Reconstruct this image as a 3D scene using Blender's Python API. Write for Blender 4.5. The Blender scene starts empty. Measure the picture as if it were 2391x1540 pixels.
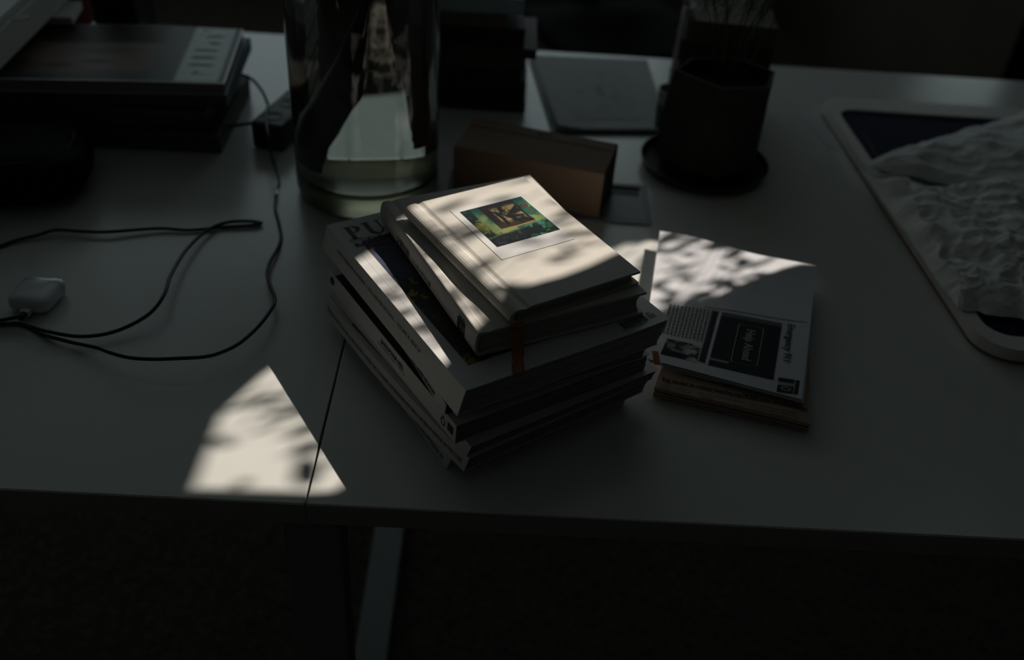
import bpy, bmesh, math, random
import numpy as np
from mathutils import Vector, Matrix, noise as mnoise
random.seed(7); rng = np.random.default_rng(11)
scene = bpy.context.scene
COL = scene.collection
PI = math.pi

# ------------------------------------------------------------------ camera
W_PX, H_PX, F_PX = 2391.0, 1540.0, 2245.0
CAM_H = 0.68                                    # lens height above the desk top (desk top is z = 0)
_t, _r, _y = math.radians(37.11), math.radians(4.34), math.radians(2.0)
FW = Vector((math.sin(_y)*math.cos(_t), math.cos(_y)*math.cos(_t), -math.sin(_t)))
_rt = Vector((math.cos(_y), -math.sin(_y), 0)); _up = _rt.cross(FW)
RT = _rt*math.cos(_r) + _up*math.sin(_r); UP = _up*math.cos(_r) - _rt*math.sin(_r)
CAM = Vector((0, 0, CAM_H))
cd = bpy.data.cameras.new('camera'); cam = bpy.data.objects.new('camera', cd); COL.objects.link(cam)
M = Matrix((RT, UP, -FW)).transposed().to_4x4(); M.translation = CAM; cam.matrix_world = M
cd.sensor_width = 36.0; cd.lens = F_PX*36.0/W_PX; cd.clip_start = .02
cd.dof.use_dof = True; cd.dof.focus_distance = 0.965; cd.dof.aperture_fstop = 2.6
scene.camera = cam

# ------------------------------------------------------------------ world, sun, exposure
world = bpy.data.worlds.new('world'); scene.world = world; world.use_nodes = True
bg = world.node_tree.nodes['Background']
bg.inputs['Color'].default_value = (.80, .97, 1.0, 1); bg.inputs['Strength'].default_value = 0.66
SUN_DIR = Vector((.93*.866, .93*.5, 1.0)).normalized()      # towards the sun: right, a little behind the desk
sl = bpy.data.lights.new('sun', 'SUN'); sl.energy = 4.6; sl.color = (1.0, .90, .78); sl.angle = math.radians(.42)
so = bpy.data.objects.new('sun', sl); COL.objects.link(so)
so.rotation_euler = SUN_DIR.to_track_quat('Z', 'Y').to_euler(); so.location = (4, 2.5, 5)
vs = scene.view_settings
vs.view_transform = 'Standard'; vs.look = 'None'; vs.exposure = 0.0; vs.gamma = 1.0; vs.use_curve_mapping = False
scene.cycles.max_bounces = 10; scene.cycles.transmission_bounces = 10; scene.cycles.transparent_max_bounces = 12
scene.cycles.sample_clamp_indirect = 1.5; scene.cycles.caustics_refractive = True; scene.cycles.blur_glossy = .5

def portal(name, loc, rot, sx, sy):
    l = bpy.data.lights.new(name, 'AREA'); l.shape = 'RECTANGLE'; l.size = sx; l.size_y = sy
    l.cycles.is_portal = True
    o = bpy.data.objects.new(name, l); COL.objects.link(o); o.location = loc; o.rotation_euler = rot

# ------------------------------------------------------------------ helpers
def at(px, py, z=0.0):
    """world point at height z on the sight line of a photo pixel"""
    d = FW*F_PX + RT*(px-W_PX/2) - UP*(py-H_PX/2)
    return CAM + d*((z-CAM_H)/d.z)
def atY(px, py, Y):
    d = FW*F_PX + RT*(px-W_PX/2) - UP*(py-H_PX/2)
    return CAM + d*(Y/d.y)

def lin(c):
    return tuple(((v/255)/12.92 if v/255 <= .04045 else ((v/255+.055)/1.055)**2.4) for v in c)
MATS = {}
def mat(name, col, rough=.6, spec=.5, grain=.0, scale=60, bump=0, bscale=300, metal=0, coat=0, attr=None, stretch=(1,1,1)):
    if name in MATS: return MATS[name]
    m = bpy.data.materials.new(name); m.use_nodes = True; nt = m.node_tree; N = nt.nodes; L = nt.links
    b = N['Principled BSDF']; b.inputs['Roughness'].default_value = rough; b.inputs['Metallic'].default_value = metal
    b.inputs['Specular IOR Level'].default_value = spec; b.inputs['Coat Weight'].default_value = coat
    b.inputs['Coat Roughness'].default_value = .12
    tc = N.new('ShaderNodeTexCoord'); mp = N.new('ShaderNodeMapping'); mp.inputs['Scale'].default_value = stretch
    L.new(tc.outputs['Object'], mp.inputs['Vector'])
    if attr:
        a = N.new('ShaderNodeVertexColor'); a.layer_name = attr; L.new(a.outputs['Color'], b.inputs['Base Color'])
    else:
        b.inputs['Base Color'].default_value = (*col, 1)
        if grain:
            n = N.new('ShaderNodeTexNoise'); n.inputs['Scale'].default_value = scale; n.inputs['Detail'].default_value = 5
            r = N.new('ShaderNodeMapRange'); r.inputs['To Min'].default_value = 1-grain; r.inputs['To Max'].default_value = 1+grain
            r.inputs['From Min'].default_value = .3; r.inputs['From Max'].default_value = .7
            v = N.new('ShaderNodeVectorMath'); v.operation = 'SCALE'; v.inputs[0].default_value = col
            L.new(mp.outputs[0], n.inputs['Vector']); L.new(n.outputs['Fac'], r.inputs['Value'])
            L.new(r.outputs[0], v.inputs['Scale']); L.new(v.outputs[0], b.inputs['Base Color'])
    if bump:
        n2 = N.new('ShaderNodeTexNoise'); n2.inputs['Scale'].default_value = bscale; n2.inputs['Detail'].default_value = 4
        bp = N.new('ShaderNodeBump'); bp.inputs['Strength'].default_value = bump; bp.inputs['Distance'].default_value = .001
        L.new(mp.outputs[0], n2.inputs['Vector']); L.new(n2.outputs['Fac'], bp.inputs['Height']); L.new(bp.outputs[0], b.inputs['Normal'])
    MATS[name] = m; return m

def link(name, me, parent=None, m=None, smooth=False, label=None):
    o = bpy.data.objects.new(name, me); COL.objects.link(o)
    if m is not None and len(me.materials) == 0: me.materials.append(m)
    if parent is not None: o.parent = parent
    if smooth:
        for p in me.polygons: p.use_smooth = True
    if label: o['label'] = label
    return o
def mesh(name, V, F, parent=None, m=None, smooth=False, label=None):
    me = bpy.data.meshes.new(name); me.from_pydata([tuple(v) for v in V], [], [tuple(f) for f in F]); me.validate(); me.update()
    return link(name, me, parent, m, smooth, label)
def from_bm(name, bm, parent=None, m=None, smooth=False, label=None, normals=True):
    if normals: bmesh.ops.recalc_face_normals(bm, faces=bm.faces)
    me = bpy.data.meshes.new(name); bm.to_mesh(me); bm.free()
    return link(name, me, parent, m, smooth, label)
def tag(o, label, cat, group=None):
    o['label'] = label; o['category'] = cat
    if group: o['group'] = group
    return o
def thing(name, label, cat, loc=(0,0,0), rz=0., group=None):
    o = bpy.data.objects.new(name, None); COL.objects.link(o); o.empty_display_size = .02
    o.location = loc; o.rotation_euler = (0, 0, rz); return tag(o, label, cat, group)
def structure(o): o['kind'] = 'structure'; return o
def box_bm(bm, x0, x1, y0, y1, z0, z1, bev=0., mtx=None):
    r = bmesh.ops.create_cube(bm, size=1); vs_ = r['verts']
    for v in vs_:
        v.co = Vector((x0+(v.co.x+.5)*(x1-x0), y0+(v.co.y+.5)*(y1-y0), z0+(v.co.z+.5)*(z1-z0)))
    if bev:
        es = list({e for v in vs_ for e in v.link_edges})
        rb = bmesh.ops.bevel(bm, geom=es, offset=bev, segments=2, affect='EDGES', profile=.6)
        vs_ = list({v for f in rb['faces'] for v in f.verts} | {v for v in vs_ if v.is_valid})
    if mtx is not None:
        for v in vs_: v.co = mtx @ v.co
    return bm
def box(name, x0, x1, y0, y1, z0, z1, parent=None, m=None, bev=0., label=None, mtx=None):
    bm = bmesh.new(); box_bm(bm, x0, x1, y0, y1, z0, z1, bev, mtx); return from_bm(name, bm, parent, m, label=label)
def catmull(P, n=8):
    P = [Vector(p) for p in P]; Q = [P[0]*2-P[1]] + P + [P[-1]*2-P[-2]]; out = []
    for i in range(1, len(Q)-2):
        a, b, c, d = Q[i-1:i+3]
        for k in range(n):
            t = k/n
            out.append(.5*((2*b)+(c-a)*t+(2*a-5*b+4*c-d)*t*t+(3*b-a-3*c+d)*t**3))
    out.append(Q[-2]); return out
def tube(bm, pts, rad, seg=10, caps=True):
    pts = [Vector(p) for p in pts]; n = len(pts); rings = []; up = Vector((0, 0, 1)); prev = None
    for i, p in enumerate(pts):
        d = (pts[min(i+1, n-1)]-pts[max(i-1, 0)]).normalized()
        if prev is None:
            a = d.cross(up);
            if a.length < .1: a = d.cross(Vector((1, 0, 0)))
        else: a = prev - d*prev.dot(d)
        a.normalize(); prev = a; b = d.cross(a)
        r = rad[i] if isinstance(rad, (list, tuple)) else rad
        rings.append([bm.verts.new(p+a*(r*math.cos(2*PI*k/seg))+b*(r*math.sin(2*PI*k/seg))) for k in range(seg)])
    for A, B in zip(rings, rings[1:]):
        for k in range(seg): bm.faces.new((A[k], A[(k+1) % seg], B[(k+1) % seg], B[k]))
    if caps: bm.faces.new(rings[0][::-1]); bm.faces.new(rings[-1])
def lathe(name, prof, parent, m, seg=64, smooth=True, label=None):
    V = []; F = []; n = len(prof)
    for k in range(seg):
        a = 2*PI*k/seg
        for r, z in prof: V.append((r*math.cos(a), r*math.sin(a), z))
    for k in range(seg):
        for i in range(n-1):
            F.append((k*n+i, ((k+1) % seg)*n+i, ((k+1) % seg)*n+i+1, k*n+i+1))
    o = mesh(name, V, F, parent, m, False, label); bm = bmesh.new(); bm.from_mesh(o.data)
    bmesh.ops.remove_doubles(bm, verts=bm.verts, dist=1e-6); bmesh.ops.recalc_face_normals(bm, faces=bm.faces)
    bm.to_mesh(o.data); bm.free()
    if smooth:
        for p in o.data.polygons: p.use_smooth = True
        o.data.set_sharp_from_angle(angle=math.radians(35))
    return o
def text(name, s, size, parent, org, X, Y, m, bold=0., align='LEFT', width=None, spacing=1.0, lift=.00025):
    """lettering as a thin mesh; X, Y = baseline and up directions in the parent's space"""
    c = bpy.data.curves.new(name, 'FONT'); c.body = s; c.size = size; c.align_x = align; c.offset = bold*size
    c.resolution_u = 3; c.space_character = spacing; c.extrude = .00003
    o = bpy.data.objects.new(name, c); COL.objects.link(o)
    dg = bpy.context.evaluated_depsgraph_get(); me = bpy.data.meshes.new_from_object(o.evaluated_get(dg))
    bpy.data.objects.remove(o); bpy.data.curves.remove(c); me.name = name
    X = Vector(X).normalized(); Y = Vector(Y); Y = (Y-X*Y.dot(X)).normalized(); Z = X.cross(Y)
    co = np.zeros(len(me.vertices)*3); me.vertices.foreach_get('co', co); co = co.reshape(-1, 3)
    if width and len(co):
        w = co[:, 0].max()-co[:, 0].min(); co[:, 0] *= width/max(w, 1e-6)
    Mx = np.array([X, Y, Z]); co = co@Mx + np.array(Vector(org)+Z*lift)
    me.vertices.foreach_set('co', co.astype(np.float32).ravel()); me.update(); me.materials.clear()
    return link(name, me, parent, m)
def grid_print(name, img, parent, fn, m):
    """a printed sheet: img (ny, nx, 3) linear colours on a grid of faces, fn(s, t) -> point, t from bottom to top"""
    ny, nx = img.shape[:2]
    S, T = np.meshgrid(np.linspace(0, 1, nx), np.linspace(0, 1, ny))
    V = [fn(s, t) for s, t in zip(S.ravel(), T.ravel())]
    idx = np.arange(nx*ny).reshape(ny, nx)
    F = np.stack([idx[:-1, :-1], idx[:-1, 1:], idx[1:, 1:], idx[1:, :-1]], -1).reshape(-1, 4)
    me = bpy.data.meshes.new(name); me.from_pydata([tuple(v) for v in V], [], F.tolist()); me.update()
    a = me.color_attributes.new('print', 'FLOAT_COLOR', 'POINT')
    rgba = np.ones((nx*ny, 4), np.float32); rgba[:, :3] = img[::-1].reshape(-1, 3)
    a.data.foreach_set('color', rgba.ravel())
    return link(name, me, parent, m)
def vnoise(ny, nx, f, oct=4, seed=0):
    g = np.random.default_rng(seed); out = np.zeros((ny, nx)); amp = 1; tot = 0
    for o in range(oct):
        n = int(f*2**o)+2; G = g.random((n+1, n+1))
        yy = np.linspace(0, n-1.001, ny); xx = np.linspace(0, n-1.001, nx); yi = yy.astype(int); xi = xx.astype(int)
        fy = (yy-yi)[:, None]; fx = (xx-xi)[None]; fy = fy*fy*(3-2*fy); fx = fx*fx*(3-2*fx)
        A = G[yi][:, xi]*(1-fx)+G[yi][:, xi+1]*fx; B = G[yi+1][:, xi]*(1-fx)+G[yi+1][:, xi+1]*fx
        out += amp*(A*(1-fy)+B*fy); tot += amp; amp *= .55
    return out/tot
def sm(a, b, x): t = np.clip((x-a)/(b-a), 0, 1); return t*t*(3-2*t)
def mix(A, c, w): return A*(1-w[..., None])+np.array(lin(c))*w[..., None]

# ------------------------------------------------------------------ materials
m_desk = mat('white_laminate', (.72, .73, .71), .26, .9, .02, 25, .04, 900)
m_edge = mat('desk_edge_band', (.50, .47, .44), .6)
m_legd = mat('leg_steel', (.30, .32, .31), .5, .4)
m_carpet = mat('dark_carpet', (.095, .086, .068), .95, .1, .5, 90, .6, 500)
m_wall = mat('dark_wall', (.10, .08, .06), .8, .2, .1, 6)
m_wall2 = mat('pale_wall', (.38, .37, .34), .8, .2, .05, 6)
m_ceil = mat('ceiling_paint', (.62, .62, .60), .9, .1, .03, 8)
m_wframe = mat('window_frame_paint', (.5, .5, .48), .5)
m_curt = mat('curtain_cloth', (.035, .032, .03), .95, .05, .1, 60)
m_leaf = mat('leaf_green', (.03, .06, .02), .6, .3, .2, 40)
m_bark = mat('bark', (.05, .035, .025), .9, .1, .3, 60)
m_white = mat('white_card', (.76, .755, .74), .55, .35, .015, 40)
m_cover = mat('coated_white_cover', (.77, .765, .765), .38, .4, .01, 30)
m_pages = mat('page_edges', (.52, .51, .48), .9, .1, .25, 60, .3, 400, stretch=(1, 1, 22))
m_pages2 = mat('page_edges_grey', (.30, .29, .28), .85, .15, .35, 60, .3, 400, stretch=(1, 1, 25))
m_black = mat('black_ink', (.012, .010, .010), .5, .3)
m_ink = mat('dark_ink', (.03, .022, .022), .6, .2)
m_greyink = mat('grey_ink', (.12, .12, .12), .6, .2)
m_whiteink = mat('white_print', (.42, .42, .42), .6, .2)
m_black_cover = mat('black_gloss_cover', (.008, .008, .009), .35, .4)
m_linen = mat('textured_white_cloth', (.74, .71, .66), .75, .2, .03, 50)
m_board = mat('white_book_cloth', (.74, .72, .68), .7, .2, .02, 60, .25, 900)
m_ribbon = mat('rust_ribbon', (.50, .19, .09), .6, .3, .15, 200)
m_orange = mat('orange_tip', (.9, .18, .03), .6)
m_print = mat('printed_ink', (1, 1, 1), .42, .35, attr='print')
m_printg = mat('printed_gloss', (1, 1, 1), .48, .2, attr='print')
m_printn = mat('newsprint_ink', (1, 1, 1), .9, .1, attr='print')
m_news = mat('newsprint_white', (.70, .71, .76), .95, .1, .03, 80, .15, 600)
m_salmon = mat('newsprint_salmon', (.55, .42, .34), .95, .1, .04, 80, .15, 600)
m_cable = mat('black_rubber', (.015, .017, .017), .42, .45)
m_plastic = mat('white_gloss_plastic', (.78, .80, .82), .12, .5, coat=.5)
m_steel = mat('brushed_steel', (.6, .6, .6), .3, .5, metal=1)
m_card = mat('brown_cardboard', (.30, .205, .145), .8, .2, .06, 30, .15, 500)
m_soft = mat('black_nylon', (.012, .012, .012), .85, .2, .2, 200, .4, 600)
m_dark = mat('black_plastic', (.014, .014, .014), .5, .4)
m_pot = mat('dark_clay', (.035, .032, .030), .8, .2, .25, 25, .3, 120)
m_rim = mat('pot_rim_clay', (.07, .065, .06), .8, .2, .2, 40)
m_soil = mat('soil', (.018, .014, .011), 1, .05, .6, 120, 1, 200)
m_saucer = mat('black_saucer', (.012, .012, .013), .45, .4)
m_alu = mat('grey_anodised', (.23, .24, .245), .4, .5, .04, 50)
m_tissue = mat('white_tissue', (.80, .81, .80), .6, .3, .03, 20)
m_mat = mat('frame_white', (.80, .78, .74), .5, .4, .02, 20)
m_paper = mat('white_paper', (.60, .61, .64), .8, .2, .015, 20)
m_stem = mat('dark_wet_stem', (.022, .017, .013), .5, .4, .3, 40, .4, 150, stretch=(1, 1, .3))

# linen of the top book: fine wavy ribs
def rib(m, sc, dist, strength):
    nt = m.node_tree; N = nt.nodes; L = nt.links; b = N['Principled BSDF']
    tc = N.new('ShaderNodeTexCoord'); w = N.new('ShaderNodeTexWave'); w.bands_direction = 'DIAGONAL'
    w.inputs['Scale'].default_value = sc; w.inputs['Distortion'].default_value = 3.0; w.inputs['Detail'].default_value = 2; w.inputs['Detail Scale'].default_value = 1.5
    bp = N.new('ShaderNodeBump'); bp.inputs['Strength'].default_value = strength; bp.inputs['Distance'].default_value = dist
    mp = N.new('ShaderNodeMapping'); mp.inputs['Scale'].default_value = (.35, 1.5, .4); mp.inputs['Rotation'].default_value = (0, 0, .12)
    L.new(tc.outputs['Object'], mp.inputs['Vector']); L.new(mp.outputs[0], w.inputs['Vector'])
    L.new(w.outputs['Fac'], bp.inputs['Height']); L.new(bp.outputs[0], b.inputs['Normal'])
rib(m_linen, 420, .0004, .32)

def glass_mat(name, col, ior, rough=0.):
    m = bpy.data.materials.new(name); m.use_nodes = True; b = m.node_tree.nodes['Principled BSDF']
    b.inputs['Base Color'].default_value = (*col, 1); b.inputs['Transmission Weight'].default_value = 1
    b.inputs['Roughness'].default_value = rough; b.inputs['IOR'].default_value = ior; return m
m_glass = glass_mat('clear_vase_glass', (.92, .93, .90), 1.5)
m_water = glass_mat('water', (.76, .77, .72), 1.33)
mp_ = bpy.data.materials.new('window_glass'); mp_.use_nodes = True; nt = mp_.node_tree
for n in list(nt.nodes):
    if n.type == 'BSDF_PRINCIPLED': nt.nodes.remove(n)
_tr = nt.nodes.new('ShaderNodeBsdfTransparent'); _gl = nt.nodes.new('ShaderNodeBsdfGlossy'); _mx = nt.nodes.new('ShaderNodeMixShader')
_gl.inputs['Roughness'].default_value = .02; _mx.inputs[0].default_value = .05
nt.links.new(_tr.outputs[0], _mx.inputs[1]); nt.links.new(_gl.outputs[0], _mx.inputs[2])
nt.links.new(_mx.outputs[0], nt.nodes['Material Output'].inputs['Surface']); m_pane = mp_

# ------------------------------------------------------------------ room
FLOOR = -.74; XR = 1.25; XL = -3.6; YB = 4.6; YF = -2.2; ZC = 2.9
structure(box('floor', XL-.2, XR+.2, YF-.2, YB+.2, FLOOR-.1, FLOOR, None, m_carpet))
structure(box('ceiling', XL-.2, XR+.2, YF-.2, YB+.2, ZC, ZC+.1, None, m_ceil))
structure(box('wall_left', XL-.2, XL, YF, YB, FLOOR, ZC, None, m_wall2))
structure(box('wall_front', XL-.2, XR+.2, YF-.2, YF, FLOOR, ZC, None, m_wall2))
def wall_with_hole(name, axis, c0, c1, a0, a1, h0, h1, z0, z1):
    bm = bmesh.new()
    def b(p0, p1, q0, q1):
        if axis == 'y': box_bm(bm, p0, p1, c0, c1, q0, q1)
        else: box_bm(bm, c0, c1, p0, p1, q0, q1)
    b(a0, h0, FLOOR, ZC); b(h1, a1, FLOOR, ZC); b(h0, h1, FLOOR, z0); b(h0, h1, z1, ZC)
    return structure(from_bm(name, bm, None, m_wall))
BW = (-2.7, .90, .45, 2.62)                      # window in the back wall: x0, x1, z0, z1 (above desk height)
wall_with_hole('wall_back', 'y', YB, YB+.2, XL-.2, XR+.2, BW[0], BW[1], BW[2], BW[3])
RW = (.90, 2.30, 1.05, 2.05)                     # high window in the right wall: y0, y1, z0, z1
LW = (1.85, 2.98, .06, .58)                      # low side window near the back corner
bm = bmesh.new()
for y0_, y1_, z0_, z1_ in ((YF, RW[0], FLOOR, ZC), (RW[1], LW[0], FLOOR, ZC), (LW[1], YB, FLOOR, ZC), (RW[0], RW[1], FLOOR, RW[2]), (RW[0], RW[1], RW[3], ZC), (LW[0], LW[1], FLOOR, LW[2]), (LW[0], LW[1], LW[3], ZC)):
    box_bm(bm, XR, XR+.12, y0_, y1_, z0_, z1_)
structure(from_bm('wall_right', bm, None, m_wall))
def window(name, axis, c, a0, a1, z0, z1, bars, d=.05):
    w = bpy.data.objects.new(name, None); COL.objects.link(w); structure(w)
    def b(n, p0, p1, q0, q1, mm, th=d):
        if axis == 'y': box(n, p0, p1, c-th/2, c+th/2, q0, q1, w, mm)
        else: box(n, c-th/2, c+th/2, p0, p1, q0, q1, w, mm)
    f = .04
    b('window_frame', a0, a0+f, z0, z1, m_wframe); b('window_frame', a1-f, a1, z0, z1, m_wframe)
    b('window_frame', a0+f, a1-f, z0, z0+f, m_wframe); b('window_frame', a0+f, a1-f, z1-f, z1, m_wframe)
    xs = [a0+f] + [v for k in range(bars) for v in ((a0+(a1-a0)*(k+1)/(bars+1)-.02), (a0+(a1-a0)*(k+1)/(bars+1)+.02))] + [a1-f]
    for i in range(0, len(xs), 2): b('pane', xs[i], xs[i+1], z0+f, z1-f, m_pane, .004)
    for i in range(1, len(xs)-1, 2): b('mullion', xs[i], xs[i+1], z0+f, z1-f, m_wframe)
window('window_1', 'y', YB+.1, *BW[:2], *BW[2:], 2)
window('window_2', 'x', XR+.08, *RW[:2], *RW[2:], 0)
portal('window_1_portal', ((BW[0]+BW[1])/2, YB-.01, (BW[2]+BW[3])/2), (-PI/2, 0, 0), BW[1]-BW[0], BW[3]-BW[2])
portal('window_2_portal', (XR-.16, (RW[0]+RW[1])/2, (RW[2]+RW[3])/2), (0, PI/2, 0), RW[3]-RW[2], RW[1]-RW[0])

window('window_3', 'x', XR+.08, *LW[:2], *LW[2:], 0)
portal('window_3_portal', (XR-.01, (LW[0]+LW[1])/2, (LW[2]+LW[3])/2), (0, PI/2, 0), LW[3]-LW[2], LW[1]-LW[0])
structure(box('sun_block_1', XR+.13, XR+.62, LW[0]-.5, LW[1]+.5, LW[3]+.02, LW[3]+.06, None, m_wframe))   # unseen ledge added to keep the sun out of the low window

structure(box('sun_block_2', BW[0]-.6, BW[1]+2.4, YB+.21, YB+1.35, BW[3]+.03, BW[3]+.13, None, m_wframe))      # unseen eave added over the back window to keep sun off the floor

# unseen curtains added at the high right window to shape the sun; edges given as where the light stops on the desk
def on_plane(p, X):                              # follow the sun's ray from a desk point to the plane x = X
    t = (X-p[0])/SUN_DIR.x; return (p[1]+t*SUN_DIR.y, (p[2] if len(p) > 2 else 0)+t*SUN_DIR.z)
def curtain(name, pts, y_out, label, sgn):
    X = XR-.07; E_ = sorted([on_plane(p, X) for p in pts], key=lambda q: q[1])
    zz = [e[1] for e in E_]; yy = [e[0] for e in E_]; z0, z1 = RW[2]-.22, RW[3]+.06
    V = []; F = []; nz, ny = 40, 60
    for i in range(nz+1):
        z = z0+(z1-z0)*i/nz; ye = float(np.interp(z, zz, yy))
        for j in range(ny+1):
            s = j/ny; y = ye+(y_out-ye)*s
            fold = .016*math.sin(s*34)*min(1, s*8)
            V.append((X+fold, y, z))
    for i in range(nz):
        for j in range(ny):
            a = i*(ny+1)+j; F.append((a, a+1, a+ny+2, a+ny+1))
    o = mesh(name, V, F, None, m_curt, True); sdf = o.modifiers.new('s', 'SOLIDIFY'); sdf.thickness = .003
    return tag(o, label, 'curtain')
curtain('curtain', [(.40, 1.028), (.376, 1.035), (.305, .986), (.243, .93), (.167, .893), (0, .756), (-.044, .716), (-.106, .681), (-.127, .645), (-.134, .629), (-.31, .625)],
        RW[0]-.06, 'unseen dark curtain added to shape the sun patch, side nearer the room', -1)
curtain('curtain', [(.40, 1.050), (.383, 1.054), (.345, 1.066), (.297, 1.080), (.240, 1.110), (.206, 1.120), (-.09, .935), (-.19, .864), (-.214, .828), (-.236, .795), (-.254, .757), (-.275, .705), (-.292, .665), (-.325, .640)],
        RW[1]+.06, 'unseen dark curtain added to shape the sun patch, far side', 1)

# branch of a tree just outside that window, its leaves break up the sun
def leaf(bm, c, L_, w, ang, tilt):
    u = Vector((0, math.cos(ang), math.sin(ang))); v = Vector((math.sin(tilt), -math.sin(ang)*math.cos(tilt), math.cos(ang)*math.cos(tilt)))
    prof = [(-.5, 0), (-.3, .34), (0, .5), (.28, .33), (.5, 0), (.28, -.33), (0, -.5), (-.3, -.34)]
    bm.faces.new([bm.verts.new(Vector(c)+u*(a*L_)+v*(b_*w)) for a, b_ in prof])
tree = thing('tree_branch', 'leafy tree branch close outside the high side window', 'tree', (XR+.45, 1.7, .9))
XLf = XR+.21
bml = bmesh.new(); spots = []
def sp(px, py, z, L_, w, ang):
    X_ = XLf+random.uniform(-.02, .05); p = at(px, py, z); y, zz = on_plane(p, X_); spots.append((y, zz)); leaf(bml, Vector((X_, y, zz))-Vector(tree.location), L_*1.1, w*1.15, math.radians(ang), random.uniform(-.6, .6))
for a in ((600, 915, 0, .030, .010, 100), (560, 950, 0, .045, .012, 80), (640, 968, 0, .025, .009, 60), (520, 1030, 0, .042, .012, 50), (715, 1100, 0, .05, .026, 30), (565, 1128, 0, .022, .010, 50),
          (420, 1085, 0, .03, .016, 40), (700, 1040, 0, .02, .007, 0),
          (1325, 580, .157, .032, .017, 40), (1360, 570, .157, .022, .010, 100), (1300, 610, .157, .035, .008, 70), (1240, 560, .157, .020, .008, 90), (1140, 590, .157, .020, .009, 140),
          (1190, 680, .157, .035, .018, 120), (1060, 478, .157, .045, .009, 100), (1160, 470, .157, .045, .008, 85), (1330, 500, .157, .04, .008, 95), (1290, 470, .157, .035, .007, 100), (1120, 630, .157, .04, .008, 100),
          (1010, 520, .157, .03, .008, 90), (1080, 560, .157, .03, .007, 80),
          (912, 685, .112, .02, .008, 100), (880, 655, .112, .04, .008, 100), (1003, 775, .112, .028, .014, 60), (1012, 800, .112, .03, .008, 100), (845, 600, .112, .03, .009, 100), (955, 735, .112, .02, .007, 100),
          (1005, 600, .138, .03, .007, 95), (1060, 690, .138, .03, .007, 95), (1110, 722, .138, .04, .012, 95),
          (1545, 578, .026, .03, .012, 30), (1575, 610, .026, .05, .006, 35), (1610, 592, .026, .03, .010, 60), (1695, 622, .026, .022, .014, 60), (1740, 600, .026, .03, .012, 90), (1770, 612, .026, .026, .008, 100), (1720, 585, .026, .05, .014, 110),
          (1603, 652, .026, .024, .013, 50), (1540, 662, .026, .05, .011, 100), (1570, 690, .026, .03, .007, 100), (1640, 690, .026, .04, .022, 60), (1670, 672, .026, .02, .010, 20), (1700, 660, .026, .03, .02, 45), (1620, 712, .026, .045, .018, 80), (1560, 715, .026, .035, .010, 110), (1590, 725, .026, .05, .014, 95),
          (1680, 565, .026, .05, .02, 110), (1620, 560, .026, .05, .016, 100), (1560, 552, .026, .05, .016, 110), (1800, 598, .026, .05, .016, 100), (1500, 560, .0, .06, .02, 100), (1520, 545, 0, .06, .02, 100)):
    sp(*a)
for k in range(120):                               # thin drooping leaflets in front of the gap
    u_, w_ = random.uniform(.16, .80), random.uniform(.655, .86); p = Vector((.866*u_-.5*w_, .5*u_+.866*w_, 0)); X_ = XLf+random.uniform(-.02, .05); y, zz = on_plane(p, X_)
    leaf(bml, Vector((X_, y, zz))-Vector(tree.location), random.uniform(.03, .07), random.uniform(.006, .012), math.radians(random.gauss(92, 14)), random.uniform(-.6, .6))
for k in range(16):
    p = at(random.uniform(1490, 1680), random.uniform(650, 740), .026); y, zz = on_plane(p, XLf); spots.append((y, zz))
    leaf(bml, Vector((XLf+random.uniform(-.02, .05), y, zz))-Vector(tree.location), random.uniform(.025, .05), random.uniform(.010, .018), random.uniform(0, PI), random.uniform(-.6, .6))
for k in range(260):                              # denser foliage below the sunlit gap
    y = random.uniform(1.5, 2.5); z = random.uniform(.85, 1.14) + max(0, (y-1.8)*.5)
    leaf(bml, Vector((XLf+random.uniform(-.05, .3), y, z-.12))-Vector(tree.location), random.uniform(.04, .07), random.uniform(.018, .03), random.uniform(0, PI), random.uniform(-.8, .8))
lv = from_bm('leaves', bml, tree, m_leaf, normals=False); lv['kind'] = 'stuff'
bmb = bmesh.new(); T0 = Vector(tree.location)
tube(bmb, catmull([Vector((XLf+.25, 2.7, .85))-T0, Vector((XLf+.1, 2.3, 1.1))-T0, Vector((XLf+.05, 2.05, 1.25))-T0, Vector((XLf+.02, 1.85, 1.5))-T0]), [.02-.017*i/24 for i in range(25)], 8)
for (y, z) in spots[::4]:
    tube(bmb, catmull([Vector((XLf+.06, 2.1, 1.22))-T0, Vector((XLf+.03, (y+2.1)/2+.03, (z+1.22)/2))-T0, Vector((XLf, y, z))-T0], 5), [.003-.0024*i/10 for i in range(11)], 5)
from_bm('branch', bmb, tree, m_bark, True)

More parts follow.
